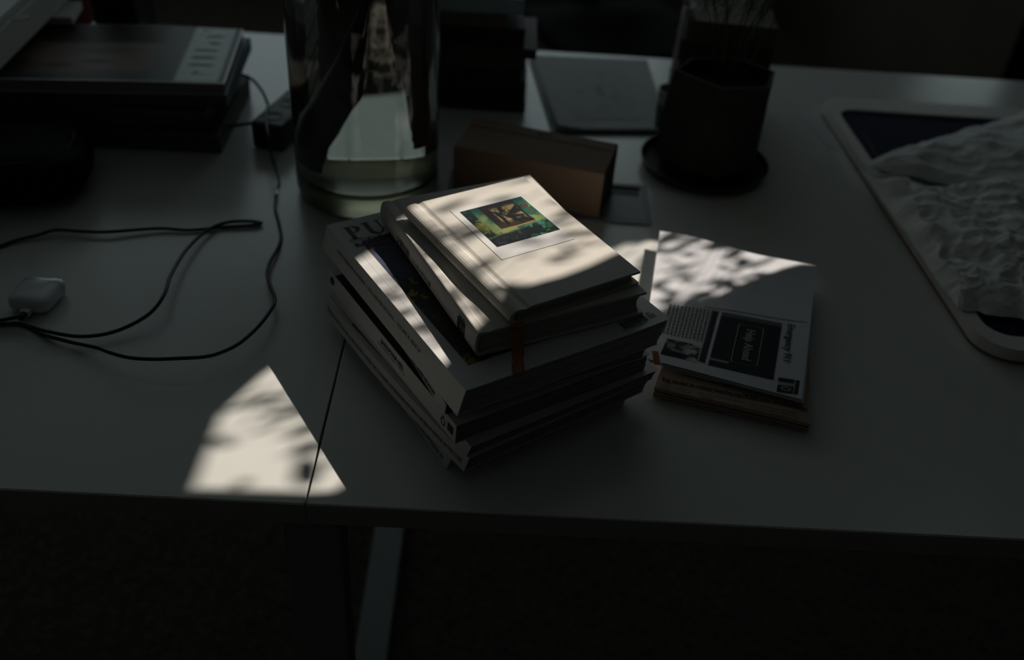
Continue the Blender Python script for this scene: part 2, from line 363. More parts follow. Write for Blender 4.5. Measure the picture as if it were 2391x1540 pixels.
# ------------------------------------------------------------------ desks
SX = -.1585; Y0, Y1, TH = .6125, 1.785, .026
def desk(name, x0, x1, label, legs):
    d = thing(name, label, 'desk', ((x0+x1)/2, (Y0+Y1)/2, FLOOR)); o = Vector(d.location)
    box('worktop', x0-o.x, x1-o.x, Y0+.0012-o.y, Y1-.0012-o.y, -TH+.0005-o.z, -o.z, d, m_desk, .0008)
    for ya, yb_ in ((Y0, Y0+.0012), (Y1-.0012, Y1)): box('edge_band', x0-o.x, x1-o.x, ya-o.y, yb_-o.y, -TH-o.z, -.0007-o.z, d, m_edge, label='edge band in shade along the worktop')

    for lx in legs:
        lf = box('leg_frame', lx-.027-o.x, lx+.027-o.x, Y0+.03-o.y, Y1-.06-o.y, 0, .035, d, m_legd, .003, label='pale steel foot bar on the floor')
        for yy in (Y0+.012, Y1-.08): box('leg', lx-.028-o.x, lx+.028-o.x, yy-o.y, yy+.04-o.y, .036, -TH-.004-o.z, d, m_legd, .003)
        box('cross_rail', lx-.02-o.x, lx+.02-o.x, Y0+.06-o.y, Y1-.09-o.y, -TH-.044-o.z, -TH-.004-o.z, d, m_legd)
    return d
desk('desk', -1.75, SX-.0012, 'white topped desk on the left holding the cables and pile of glossy magazines', (-1.6,))
desk('desk', SX+.0012, 1.20, 'white topped desk on the right carrying the central stack of books', (-.158, 1.1))

# long cable flap let into the right desk, under the cardboard box
def quad_frame(p, rz): return Matrix.Translation(Vector(p)) @ Matrix.Rotation(rz, 4, 'Z')
g0 = at(1521, 527, 0); g1 = at(1498, 436, 0); g2 = at(1040, 440, 0)
ga = math.atan2(g0.y-g2.y, g0.x-g2.x)
gr = thing('cable_flap', 'grey metal cable flap set into the desk beneath the brown box', 'cable port', (g0.x, g0.y, 0), math.radians(-2))
bm = bmesh.new(); gw, gh = .29, .112
for a in ((-gw, 0, 0, .008), (-gw, 0, gh-.008, gh), (-gw, -gw+.008, .008, gh-.008), (-.010, 0, .008, gh-.008)):
    box_bm(bm, a[0], a[1], a[2], a[3], .0003, .003)
from_bm('flap_frame', bm, gr, m_alu)
box('flap_lid', -gw+.010, -.012, .010, gh-.036, .0004, .0022, gr, m_alu, .0004)
box('cable_slot', -gw+.010, -.012, gh-.034, gh-.009, .0003, .0008, gr, m_black, label='dark slot for cables')

# ------------------------------------------------------------------ printed matter builders
class Vol:
    """a book or magazine lying flat: local x = width from the spine, y = along the spine towards the far end, z up"""
    def __init__(s, name, label, cat, N, ang, L, Wd, z0, t, shear=(0, 0), group=None, tf=None, bow=0.):
        s.L, s.W, s.t, s.sh, s.bow = L, Wd, t, shear, bow; s.tf = tf if tf else t; s.z0 = z0; rz = math.radians(ang-90)
        c, n = math.cos(rz), math.sin(rz)
        s.o = thing(name, label, cat, (N[0]-(shear[0]*c-shear[1]*n), N[1]-(shear[0]*n+shear[1]*c), z0), rz, group)
        s.inv = Matrix.Translation(s.o.location) @ Matrix.Rotation(rz, 4, 'Z'); s.inv.invert()
    def top(s, x, y): return s.t+(s.tf-s.t)*x/s.W
    def P(s, x, y, f):                                # f = 0 bottom .. 1 top
        return Vector((x+s.sh[0]*f-s.bow*4*(y/s.L)*(1-y/s.L), y+s.sh[1]*f, s.top(x, y)*f))
    def loc(s, px, py, f=1.0):                         # photo pixel on the top face -> local point (x, y) before shear
        q = s.inv @ at(px, py, s.z0+s.t*f); return (q.x-s.sh[0]*f, q.y-s.sh[1]*f)
def mag_cover(v, m=None, th=.0004, lift=None, nx=14, ny=14, m_in=None):
    V = []; F = []
    def plate(f0, f1, lf):
        b = len(V)
        for f in (f0, f1):
            for j in range(ny+1):
                for i in range(nx+1):
                    p = v.P(v.W*i/nx, v.L*j/ny, f)
                    if lf: p.z += lf(i/nx, j/ny)
                    V.append(p)
        n = (nx+1)*(ny+1)
        for j in range(ny):
            for i in range(nx):
                a = b+j*(nx+1)+i; F.append((a, a+nx+1, a+nx+2, a+1)); F.append((a+n, a+n+1, a+n+nx+2, a+n+nx+1))
        rim = [j for j in range(nx+1)] + [(k+1)*(nx+1)+nx for k in range(ny)] + [ny*(nx+1)+nx-1-k for k in range(nx)] + [(ny-1-k)*(nx+1) for k in range(ny)]
        for a, c in zip(rim, rim[1:]):
            if a != c: F.append((b+a, b+c, b+c+n, b+a+n))
    e = th/v.t; plate(0, e, None); plate(1-e, 1, lift)
    b = len(V)
    for j in range(ny+1):
        y = v.L*j/ny
        for f in (0, .5, 1): V.append(v.P(-.0001, y, f)+(Vector((0, 0, lift(0, j/ny))) if lift and f == 1 else Vector()))
        for f in (0, .5, 1): V.append(v.P(th, y, f)+(Vector((0, 0, lift(0, j/ny))) if lift and f == 1 else Vector()))
    for j in range(ny):
        for k in range(2):
            a = b+j*6+k; F.append((a, a+1, a+7, a+6)); F.append((a+3, a+9, a+10, a+4))
    for j in (0, ny):
        a = b+j*6; F.append((a, a+3, a+4, a+1)); F.append((a+1, a+4, a+5, a+2))
    return mesh('cover', V, F, v.o, m or m_cover)
def page_block(v, m, layers, x0, x1, y0, y1, f0, f1, jit=.0008, seg=10, concave=0., name='pages', wave=0.):
    V = []; F = []; fs = np.sort(np.concatenate([[0, 1], (np.arange(1, layers)+rng.uniform(-.35, .35, layers-1))/layers]))
    for k in range(layers):
        a, b = f0+(f1-f0)*fs[k], f0+(f1-f0)*fs[k+1]; j = rng.uniform(0, jit, 4); mid = (fs[k]+fs[k+1])/2-.5
        cc = concave*(1-4*mid*mid)
        A = (x0, x1-j[1]-cc, y0+j[2], y1-j[3]); base = len(V); ring = []
        for i in range(seg): ring.append((A[0]+(A[1]-A[0])*i/seg, A[2]))
        for i in range(seg): ring.append((A[1], A[2]+(A[3]-A[2])*i/seg))
        for i in range(seg): ring.append((A[1]-(A[1]-A[0])*i/seg, A[3]))
        for i in range(seg): ring.append((A[0], A[3]-(A[3]-A[2])*i/seg))
        n = len(ring)
        for f in (a, b):
            for (x, y) in ring:
                p = v.P(x, y, f); p.z += wave*math.sin(x/v.W*6.5+k*.25+1)*4*f*(1-f); V.append(p)
        for i in range(n): F.append((base+i, base+(i+1) % n, base+n+(i+1) % n, base+n+i))
        F.append(tuple(range(base+n-1, base-1, -1))); F.append(tuple(range(base+n, base+2*n)))
    return mesh(name, V, F, v.o, m)
def spine_text(v, s, size, y_start, zf, m=m_ink, bold=0., flip=False, width=None, x=-.0001, name='spine_text'):
    """far -> near, upright (flip: near -> far, upside down)"""
    Yv = Vector((v.sh[0], v.sh[1]*0, v.t))
    if flip: X, Y = Vector((0, 1, 0)), -Yv
    else: X, Y = Vector((0, -1, 0)), Yv
    p = v.P(x, y_start, zf)
    o = text(name, s, size, v.o, p, X, Y, m, bold, width=width, lift=.0002)
    if v.bow:
        b_ = lambda y: v.bow*4*(y/v.L)*(1-y/v.L)
        for q in o.data.vertices: q.co.x -= b_(q.co.y)-b_(y_start)+.00012
    return o
def cover_patch(v, name, pts, m, dz=.0002, fn=None):
    V = [v.P(x, y, 1)+Vector((0, 0, dz)) for x, y in pts]; return mesh(name, V, [tuple(range(len(V)))], v.o, m)

# ------------------------------------------------------------------ the stack of magazines and books (bottom to top)
GRP = None
m1 = Vol('magazine', 'thin white spined magazine at the bottom of the central stack, touching the desk', 'magazine', (-.0259, .6665), 120.9, .285, .215, .0004, .0146, (.004, -.0022))
mag_cover(m1); page_block(m1, m_pages, 6, .0006, m1.W-.001, .001, m1.L-.001, .04, .96, wave=.0006)
spine_text(m1, 'WE ALWAYS HAD SPIRIT', .0048, .160, .34, m_greyink); spine_text(m1, 'THE SOUNDING OFF ISSUE NO 350', .0058, .083, .26, width=.072)
m2 = Vol('magazine', 'white spined magazine second from the bottom of central stack, line of capitals along it', 'magazine', (-.0083, .6508), 125.3, .301, .228, .0154, .0172, (.0043, -.0022), bow=.0050)
mag_cover(m2); page_block(m2, m_pages2, 8, .0006, m2.W-.001, .001, m2.L-.001, .03, .97, wave=.001)
spine_text(m2, 'THIS IS FANTASTIC MAN NO 26 FOR AUTUMN & WINTER TWO THOUSAND AND SEVENTEEN FEATURING THE MEN OF PENICHE ON THE COVER', .0055, .292, .36, width=.285)
cover_patch(m2, 'cover_photo', [(.004, .006), (.2, .006), (.2, .243), (.004, .243)], mat('brown_dark_print', (.035, .026, .022), .4))
m3 = Vol('magazine', 'thin pale magazine third from bottom of central stack, spine mostly hidden', 'magazine', (-.0068, .6531), 124.2, .301, .232, .0330, .0125, (.0041, -.002))
mag_cover(m3, m_white); page_block(m3, m_pages2, 6, .0006, m3.W-.001, .001, m3.L-.001, .04, .96, wave=.0008)
m4 = Vol('magazine', 'white spined magazine with black cover and inverted title, under the thickest one in the stack', 'magazine', (-.0217, .656), 122.6, .293, .229, .0459, .0226, (.001, 0))
mag_cover(m4, m_cover); page_block(m4, m_pages2, 11, .0006, m4.W-.001, .001, m4.L-.001, .02, .98, wave=.0016, jit=.0012)
cover_patch(m4, 'cover_photo', [(.0005, .022), (.20, .022), (.20, .277), (.0005, .277)], m_black_cover)
spine_text(m4, 'TEN MAGAZINE', .0072, .107, .70, m_black, .03, True, width=.052); spine_text(m4, 'MUSIC ART FASHION', .004, .104, .40, m_greyink, 0, True, width=.06, name='spine_small_text')
spine_text(m4, 'Ō', .0125, .0290, .20, m_black, .02)
mesh('spine_square', [m4.P(-.0004, a, f) for a, f in ((.0045, .30), (.0045, .72), (.0155, .72), (.0155, .30))], [(0, 1, 2, 3)], m4.o, m_black)
bm = bmesh.new()
for k, (a, r) in enumerate(((.283, .0045),)):
    pts = [m4.P(-.0004, a+r*math.cos(q*PI/12), .55+r*math.sin(q*PI/12)/m4.t) for q in range(25)]; tube(bm, pts, .0006, 6, False)
    pts = [m4.P(-.0004, a+.5*r*math.cos(q*PI/12), .55+.5*r*math.sin(q*PI/12)/m4.t) for q in range(25)]; tube(bm, pts, .0005, 6, False)
from_bm('spine_emblem', bm, m4.o, m_ink)
m5 = Vol('magazine', 'thin white magazine with bold black spine line, squeezed beneath the thickest magazine of the stack', 'magazine', (-.0324, .6715), 117.0, .275, .2225, .0687, .0118, (.0015, 0))
mag_cover(m5, m_cover); page_block(m5, m_pages2, 5, .0006, m5.W-.001, .001, m5.L-.001, .04, .96, wave=.0006)
spine_text(m5, 'THE FLORIDA PROJECT • BARRY KEOGHAN', .0052, .128, .26, m_black, .035, width=.103)
cover_patch(m5, 'cover_edge_print', [(.0, -.0005), (.04, -.0005), (.04, .004), (.0, .004)], m_black_cover)
V = [m5.P(x, -.0004, f) for x, f in ((.001, .02), (.03, .02), (.03, .98), (.001, .98))]; mesh('front_edge_print', V, [(0, 1, 2, 3)], m5.o, m_black_cover)
# orange paper tab sticking out at the right of the stack
q = [at(1522, 818, .072), at(1537, 820, .072), at(1543, 851, .0705), at(1528, 850, .0705)]
V = [Vector(p) for p in q]; V += [p-Vector((0, 0, .0004)) for p in V]
tb = thing('page_tab', 'rust brown paper tab with orange tip poking out of stack beside the newspaper', 'bookmark', tuple(q[0])); V = [p-Vector(tb.location) for p in V]
mesh('tab_strip', V, [(0, 1, 2, 3), (7, 6, 5, 4), (0, 4, 5, 1), (1, 5, 6, 2), (2, 6, 7, 3), (3, 7, 4, 0)], tb, m_ribbon)
qa = [at(1538, 846, .0709), at(1549, 848, .0709), at(1543, 852, .0709)]
V = [p-Vector(tb.location) for p in qa]; V += [p-Vector((0, 0, .0004)) for p in V]
mesh('tab_tip', V, [(0, 1, 2), (5, 4, 3), (0, 3, 4, 1), (1, 4, 5, 2), (2, 5, 3, 0)], tb, m_orange, label='bright orange tip')

# the thick fashion magazine
pu = Vol('magazine', 'thickest white magazine of the stack, cover photo of yellow leaves and a barcode', 'magazine', (-.0143, .656), 122.0, .318, .2355, .0809, .0311, (.0061, -.0036), tf=.0311)
def pl(s, t): return .0022*max(0, s-.82)/.18*max(0, .25-t)/.25
mag_cover(pu, m_cover, lift=pl, nx=24, ny=24)
page_block(pu, m_pages, 16, .0006, pu.W-.001, .001, pu.L-.001, .015, .98, jit=.0011, wave=.0005)
spine_text(pu, 'PURPLE FASHION MAGAZINE — FALL WINTER 2015/2016 — VOLUME III, ISSUE 24', .0058, .283, .50, m_ink, width=.200)
# crease line by the spine
cover_patch(pu, 'cover_crease', [(.0095, .001), (.0100, .001), (.0100, .317), (.0095, .317)], m_white, .00015)
# cover photograph
xa, ya = pu.loc(1095, 852); xb, yb = pu.loc(868, 594); x0p = (xa+xb)/2; y0p = ya; y1p = pu.loc(843, 563)[1]
nx_, ny_ = 110, 150
Sx, Sy = np.meshgrid(np.linspace(0, 1, nx_), np.linspace(0, 1, ny_))     # Sy: 0 top .. 1 bottom
I = np.zeros((ny_, nx_, 3))+np.array(lin((78, 82, 106)))
I *= (1.15-.5*Sy)[..., None]
n1 = vnoise(ny_, nx_, 9, 5, 3); n2 = vnoise(ny_, nx_, 26, 3, 5); n3 = vnoise(ny_, nx_, 5, 3, 9)
dk = sm(.33, .47, Sy+.12*(n3-.5)); I = mix(I, (34, 38, 24), dk*.92)
lf = sm(.60, .68, n2)*sm(.30, .42, Sy+.2*(n1-.5))*(1-.75*sm(.5, .62, Sy)*sm(.98, .9, Sy)); I = mix(I, (178, 178, 30), lf*.9)
I = mix(I, (70, 78, 22), sm(.55, .62, n1)*dk*.35)
def stroke(I, pts, w, col, asp=1.35):
    for (x0, y0), (x1, y1) in zip(pts, pts[1:]):
        dx, dy = x1-x0, (y1-y0)*asp; L2 = dx*dx+dy*dy+1e-9; t = np.clip(((Sx-x0)*dx+(Sy-y0)*asp*dy)/L2, 0, 1)
        d = np.hypot(Sx-x0-t*dx, (Sy-y0)*asp-t*dy); I = mix(I, col, 1-sm(w*.5, w*1.3, d))
    return I
for k in range(16):
    x0, y0 = random.uniform(.05, .9), random.uniform(.2, .45); P_ = [(x0, y0)]; a = random.uniform(-2.2, -.9)
    for j in range(4): a += random.uniform(-.4, .3); P_.append((P_[-1][0]+.05*math.cos(a), P_[-1][1]+.035*math.sin(a)))
    I = stroke(I, P_, .006, (22, 22, 26))
def pfn(s, t): return pu.P(x0p+(pu.W-.016-x0p)*s, y0p+(y1p-y0p)*t, 1)+Vector((0, 0, .0003+pl((x0p+(pu.W-.016-x0p)*s)/pu.W, (y0p+(y1p-y0p)*t)/pu.L)))
grid_print('cover_photo', I, pu.o, pfn, m_print)
# masthead: heavy serif capitals P U R P L E drawn as outlines
def glyph(ch):
    R = lambda x0, y0, x1, y1: [(x0, y0), (x1, y0), (x1, y1), (x0, y1)]
    arc = lambda cx, cy, rx, ry, a0, a1, n=14: [(cx+rx*math.cos(math.radians(a0+(a1-a0)*i/n)), cy+ry*math.sin(math.radians(a0+(a1-a0)*i/n))) for i in range(n+1)]
    def bowl(cx, cy, rx, ry, tx, ty): return ('band', arc(cx, cy, rx, ry, 90, -90), arc(cx, cy, tx, ty, 90, -90))
    if ch == 'P': return [R(.14, 0, .32, 1), R(0, 0, .46, .035), R(0, .965, .3, 1), bowl(.32, .73, .40, .27, .20, .235)], .78
    if ch == 'R': return [R(.14, 0, .32, 1), R(0, 0, .46, .035), R(0, .965, .3, 1), bowl(.32, .74, .40, .26, .20, .225), [(.40, .48), (.58, .48), (.86, 0), (.62, 0)], R(.6, 0, .95, .035)], .95
    if ch == 'U': return [R(.12, .3, .30, 1), R(0, .965, .42, 1), R(.70, .3, .76, 1), R(.6, .965, .86, 1), ('band', arc(.44, .3, .32, .31, 180, 360), arc(.44, .3, .26, .26, 180, 360) if False else [(.30+(.70-.30)*i/14, .3-.26*math.sin(PI*i/14)) for i in range(15)])], .92
    if ch == 'L': return [R(.14, 0, .32, 1), R(0, 0, .78, .035), R(0, .965, .46, 1), [(.78, 0), (.82, .3), (.79, .3), (.70, .035)]], .86
    if ch == 'E': return [R(.14, 0, .32, 1), R(0, 0, .78, .035), R(0, .965, .76, 1), R(.3, .48, .6, .515), [(.78, 0), (.82, .28), (.79, .28), (.70, .035)], [(.76, 1), (.79, .75), (.76, .75), (.68, .965)]], .86
def serif_word(name, word, v, x, y, h, w_scale, m):
    bm = bmesh.new(); cx = x
    def pt(p): return v.P(cx+p[0]*h*w_scale, y+p[1]*h, 1)+Vector((0, 0, .0006))
    for ch in word:
        parts, adv = glyph(ch)
        for g in parts:
            if isinstance(g, tuple):
                A = [bm.verts.new(pt(p)) for p in g[1]]; B = [bm.verts.new(pt(p)) for p in g[2]]
                for i in range(len(A)-1): bm.faces.new((A[i], A[i+1], B[i+1], B[i]))
            else: bm.faces.new([bm.verts.new(pt(p)) for p in g])
        cx += adv*h*w_scale+.0015
    return from_bm(name, bm, v.o, m)
mred = mat('oxblood_ink', (.035, .010, .010), .5)
tx, ty = pu.loc(831, 558); tx2, ty2 = pu.loc(808, 531)
serif_word('cover_title', 'PURPLE', pu, tx-.006, ty, (ty2-ty)*1.0, 1.0, mred)
def ctext(name, s, px, py, size, m, bold, width=None):
    x, y = pu.loc(px, py); return text(name, s, size, pu.o, pu.P(x, y, 1), (1, 0, 0), (0, 1, 0), m, bold, width=width, lift=.0006)
ctext('cover_small_text', 'FEATURING', 817, 567, .0042, m_greyink, 0)
ctext('cover_names', 'Catherine Deneuve', 862, 562, .0098, m_black, .035)
ctext('cover_names', 'Raymond Pettibon', 833, 577, .0098, mred, .035)
ctext('cover_names', 'Sakura Ando', 858, 582.5, .0098, mred, .035)
# barcode on the near right corner
bx0, by0 = pu.loc(1458, 768); bx1, by1 = pu.loc(1510, 746); bx2, by2 = pu.loc(1450, 754)
bm = bmesh.new(); x = bx0; ye = min(by0, by1); hh = .0105; xe = bx1
while x < xe:
    w = random.choice((.0003, .0003, .0006, .0009)); p = lambda a, b_: pu.P(a, b_, 1)+Vector((0, 0, .0004+pl(a/pu.W, b_/pu.L)))
    bm.faces.new([bm.verts.new(p(*c)) for c in ((x, ye), (x+w, ye), (x+w, ye+hh), (x, ye+hh))]); x += w+random.choice((.0003, .0005, .0007))
x = xe+.003
for k in range(9):
    w = random.choice((.0003, .0006)); bm.faces.new([bm.verts.new(p(*c)) for c in ((x, ye), (x+w, ye), (x+w, ye+hh-.003), (x, ye+hh-.003))]); x += w+.0006
bco = from_bm('barcode', bm, pu.o, m_ink)
text('barcode_digits', '9 771766 885015', .0038, bco, pu.P(bx0-.003, ye-.0032, 1), (1, 0, 0), (0, 1, 0), m_ink, width=(xe-bx0)*1.05, lift=.0009)
text('barcode_digits', '24>', .0038, bco, pu.P(xe+.003, ye+hh-.002, 1), (1, 0, 0), (0, 1, 0), m_ink, lift=.0014)

# ---- hardcovers
def hardcover(v, board, rnd, groove_x, over, m, groove=.0012, bulge=0.):
    """case: cross section in (x, z), extruded along the spine"""
    t = v.t; out = [(v.W, 0)]
    out += [(groove_x+.004, 0), (groove_x, groove*.8), (groove_x-.004, 0)]
    n = 12
    for i in range(n+1):                                   # rounded spine, bottom to top
        a = -PI/2-PI*i/n; x = rnd*1.0+rnd*math.cos(a)*1.0; z = t/2+t/2*math.sin(a); out.append((x-bulge*math.cos((i/n-.5)*PI), z))
    out += [(groove_x-.004, t), (groove_x-.0015, t-groove*.9), (groove_x+.0015, t-groove*.9), (groove_x+.005, t), (v.W-.0006, t), (v.W, t-.0006)]
    inn = [(v.W, t-board+.0004), (v.W-.0006, t-board), (groove_x, t-board)]
    for i in range(n+1):
        a = PI/2+PI*i/n; inn.append((rnd+board*.6+(rnd-board*.2)*math.cos(a)*.8, t/2+(t/2-board)*math.sin(a)))
    inn += [(groove_x, board), (v.W, board)]
    poly = out+inn; k = len(poly); ny = 10; V = []; F = []
    for j in range(ny+1):
        for (x, z) in poly: V.append((x, v.L*j/ny, z))
    for j in range(ny):
        for i in range(k): F.append((j*k+i, j*k+(i+1) % k, (j+1)*k+(i+1) % k, (j+1)*k+i))
    F.append(tuple(range(k-1, -1, -1))); F.append(tuple(range(ny*k, ny*k+k)))
    bm = bmesh.new(); me = bpy.data.meshes.new('cover'); me.from_pydata(V, [], F); bm.from_mesh(me)
    bmesh.ops.triangulate(bm, faces=[f for f in bm.faces if len(f.verts) > 4]); bpy.data.meshes.remove(me)
    return from_bm('cover', bm, v.o, m)
b7 = Vol('book', 'white hardback book second from top of stack, dark characters on its spine', 'book', (-.0087, .7031), 116.6, .258, .187, .1131, .0276)
hardcover(b7, .0028, .0045, .0145, .003, m_board)
page_block(b7, m_pages, 12, .006, b7.W-.0035, .0035, b7.L-.0035, .115, .885, jit=.0004, concave=.004)
spine_text(b7, '父溯出溯', .0105, .204, .30, m_ink, .01, x=-.0005, width=.036); spine_text(b7, 'シンモノガタリ集', .0068, .160, .34, m_ink, 0, x=-.0005, width=.052)
sl_ = mesh('spine_label', [(-.0008, a, f*b7.t) for a, f in ((.040, .18), (.024, .18), (.024, .80), (.040, .80))], [(0, 1, 2, 3)], b7.o, m_black, label='small black publisher label')
text('spine_label_text', '文芸', .006, sl_, (-.001, .034, .013), (0, -1, 0), (0, 0, 1), m_whiteink)
b8 = Vol('book', 'ivory cloth bound hardback on top of the stack, square photo set in its cover', 'book', (.0230, .7175), 122.5, .2165, .152, .1412, .0158)
hardcover(b8, .0025, .0088, .0165, .003, m_linen, .0016, .0012)
page_block(b8, m_pages, 9, .011, b8.W-.004, .004, b8.L-.004, .15, .85, jit=.0004, concave=.003)
for k, ch in enumerate('いにこう'):
    text('spine_letter', ch, .006, b8.o, (-.0004, .194-.0155*k, .0095), (0, -1, 0), (.25, 0, 1), m_greyink, lift=.0004)
# photo tipped into the cover
def b8l(px, py): q = b8.loc(px, py); return Vector((q[0], q[1], b8.t))
oc = [b8l(1050.5, 492), b8l(1213.7, 452), b8l(1342.6, 558.6), b8l(1170.5, 605.6)]
xs0 = (oc[0].x+oc[3].x)/2; xs1 = (oc[1].x+oc[2].x)/2; ys0 = (oc[2].y+oc[3].y)/2; ys1 = (oc[0].y+oc[1].y)/2
pc = box('photo_card', xs0, xs1, ys0, ys1, b8.t+.0001, b8.t+.0004, b8.o, m_cover, label='white bordered instant photograph')
bm = bmesh.new()
for a in ((xs0-.0004, xs0, ys0, ys1), (xs1, xs1+.0004, ys0, ys1), (xs0-.0004, xs1+.0004, ys0-.0004, ys0), (xs0-.0004, xs1+.0004, ys1, ys1+.0004)):
    box_bm(bm, *a, b8.t+.00002, b8.t+.0001)
from_bm('photo_recess_line', bm, b8.o, m_greyink)
ic = [b8l(1073, 495), b8l(1216.7, 460), b8l(1309, 537), b8l(1160, 577)]
px0 = (ic[0].x+ic[3].x)/2; px1 = (ic[1].x+ic[2].x)/2; py0 = (ic[2].y+ic[3].y)/2; py1 = (ic[0].y+ic[1].y)/2
nx_ = ny_ = 170; Sx, Sy = np.meshgrid(np.linspace(0, 1, nx_), np.linspace(0, 1, ny_))
n1 = vnoise(ny_, nx_, 6, 5, 21); n2 = vnoise(ny_, nx_, 18, 4, 22); n3 = vnoise(ny_, nx_, 34, 3, 23); n4 = vnoise(ny_, nx_, 4, 3, 24)
I = np.zeros((ny_, nx_, 3))+np.array(lin((30, 104, 84)))
I = mix(I, (140, 158, 96), sm(.44, .66, n4+.25*(Sy-.35)))
I = mix(I, (20, 74, 66), sm(.35, .15, Sy)*.8)
flr = sm(.70, .76, Sy+.05*(n1-.5)+.10*(Sx-.5)); fl = np.zeros_like(I)+np.array(lin((22, 28, 26)))
fl = mix(fl, (70, 150, 118), sm(.48, .60, n1)*sm(.35, .75, Sx)); fl = mix(fl, (110, 124, 70), sm(.55, .66, n4)*sm(.4, .6, Sx)*sm(.95, .8, Sy)); fl = mix(fl, (12, 14, 14), sm(.52, .62, n2)*.85); fl = mix(fl, (96, 92, 110), sm(.62, .7, n3)*sm(.6, .3, Sx)*.6)
I = I*(1-flr[..., None])+fl*flr[..., None]
lw = sm(.16, .12, Sx)*(1-flr); I = mix(I, (22, 28, 26), lw*sm(.38, .52, n2+.15*n1)); I = mix(I, (170, 176, 76), lw*sm(.35, .45, Sy)*sm(.62, .55, Sy)*.6)
I = mix(I, (18, 20, 20), sm(.60, .7, n3)*sm(.4, .6, n1)*.7*(Sx < .34))
win = sm(.265, .275, Sx-.02*Sy)*sm(.83, .82, Sx+.05*(n2-.5))*sm(.66, .645, Sy+.16*(Sx-.6)*-.3+.02*(n2-.5))
wc = np.zeros_like(I)+np.array(lin((34, 22, 20)))
sky = sm(.38, .42, Sx)*sm(.80, .77, Sx)*sm(.10, .18, Sy+.05*(n1-.5))*sm(.60, .45, Sy); wc = mix(wc, (168, 146, 98), sky*sm(.40, .56, n1+.12*n2+.02))
wc = mix(wc, (70, 58, 40), sm(.40, .60, Sy)*.5); I = I*(1-win[..., None])+wc*win[..., None]
for P_ in ([(.30, .10), (.42, .22), (.52, .36), (.60, .52), (.66, .62)], [(.54, .38), (.66, .30), (.78, .20)], [(.50, .30), (.56, .16), (.62, .06)], [(.62, .52), (.74, .54), (.80, .60)], [(.44, .24), (.46, .40), (.44, .56)], [(.58, .44), (.70, .42), (.76, .44)]):
    I = stroke(I, [(a_+.02*(nb_-.5), b_) for (a_, b_), nb_ in zip(P_, rng.random(len(P_)))], random.uniform(.016, .034), (16, 13, 12), 1)
for k in range(26):
    x0, y0 = random.uniform(.36, .78), random.uniform(.08, .5); a = random.uniform(0, 6.28); P_ = [(x0, y0)]
    for j in range(3): a += random.uniform(-.6, .6); P_.append((P_[-1][0]+.04*math.cos(a), P_[-1][1]+.04*math.sin(a)))
    I = stroke(I, P_, .005, (24, 18, 16), 1)
I = mix(I, (14, 14, 13), np.exp(-(((Sx-.72)/.05)**2+((Sy-.5)/.09)**2)))
I = stroke(I, [(.29, .655), (.55, .66), (.80, .645)], .012, (196, 140, 96), 1)
cc_ = [(.90+.045*math.cos(q*PI/8), .24+.045*math.sin(q*PI/8)) for q in range(17)]
I = stroke(I, cc_, .010, (80, 22, 50), 1); I = stroke(I, [(.87, .21), (.93, .27)], .008, (80, 22, 50), 1); I = stroke(I, [(.87, .27), (.93, .21)], .008, (80, 22, 50), 1)
I = stroke(I, [(.87, .36), (.92, .35), (.93, .40), (.88, .41), (.90, .44), (.95, .42)], .008, (150, 30, 40), 1)
I *= (1-.55*sm(.86, 1.0, Sx)*sm(.4, .9, Sy)-.35*sm(.12, 0, Sy))[..., None]
def phf(s, t): return Vector((px0+(px1-px0)*s, py0+(py1-py0)*t, b8.t+.0006))
grid_print('photo_picture', np.clip(I*.85, 0, 1), b8.o, phf, mat('printed_semigloss', (1, 1, 1), .35, .4, attr='print')).parent = pc
# ribbon marker of the top book, hanging over the two below
rb = [(at(1206, 738, .1420), .1395), (at(1206, 752, .1413), .1388), (at(1206, 764, .1411), .1386), (at(1207.5, 790, .128), 0), (at(1209.5, 832, .1136), 0), (at(1210, 858, .1134), 0), (at(1210, 873, .1134), 0)]
wd = (RT*.0055); wd.z = 0; bm = bmesh.new(); rows = []
pts = catmull([p[0]+Vector((0, 0, .0004)) for p in rb], 5); inv8 = b8.inv
for i, p in enumerate(pts):
    tw = .25*math.sin(i*.35); w_ = wd*(1+.1*math.sin(i*.8))+Vector((0, 0, .001*tw)); rows.append((bm.verts.new(inv8@(p-w_)), bm.verts.new(inv8@(p+w_))))
for A, B in zip(rows, rows[1:]): bm.faces.new((A[0], A[1], B[1], B[0]))
ro = from_bm('bookmark_ribbon', bm, b8.o, m_ribbon, True, label='rust coloured ribbon marker'); sd = ro.modifiers.new('s', 'SOLIDIFY'); sd.thickness = .0003; sd.offset = 0

# ------------------------------------------------------------------ newspapers
def quad_fn(A, B, C, D, zf):                       # A bottom-left, B bottom-right, C top-right, D top-left (xy)
    A, B, C, D = (Vector((p[0], p[1])) for p in (A, B, C, D))
    def f(s, t):
        p = (A*(1-s)+B*s)*(1-t)+(D*(1-s)+C*s)*t; return Vector((p.x, p.y, zf(s, t)))
    return f
def sheet(name, fn, th, parent, m, nx=24, ny=30, org=Vector(), label=None):
    V = []; F = []
    for k in (0, 1):
        for j in range(ny+1):
            for i in range(nx+1): V.append(fn(i/nx, j/ny)-org-Vector((0, 0, th*(1-k))))
    n = (nx+1)*(ny+1)
    for j in range(ny):
        for i in range(nx):
            a = j*(nx+1)+i; F.append((a, a+nx+1, a+nx+2, a+1)); F.append((a+n, a+n+1, a+n+nx+2, a+n+nx+1))
    rim = list(range(nx+1)) + [(k+1)*(nx+1)+nx for k in range(ny)] + [ny*(nx+1)+nx-1-k for k in range(nx)] + [(ny-1-k)*(nx+1) for k in range(ny)]
    for a, c in zip(rim, rim[1:]):
        if a != c: F.append((a, c, c+n, a+n))
    return mesh(name, V, F, parent, m, False, label)
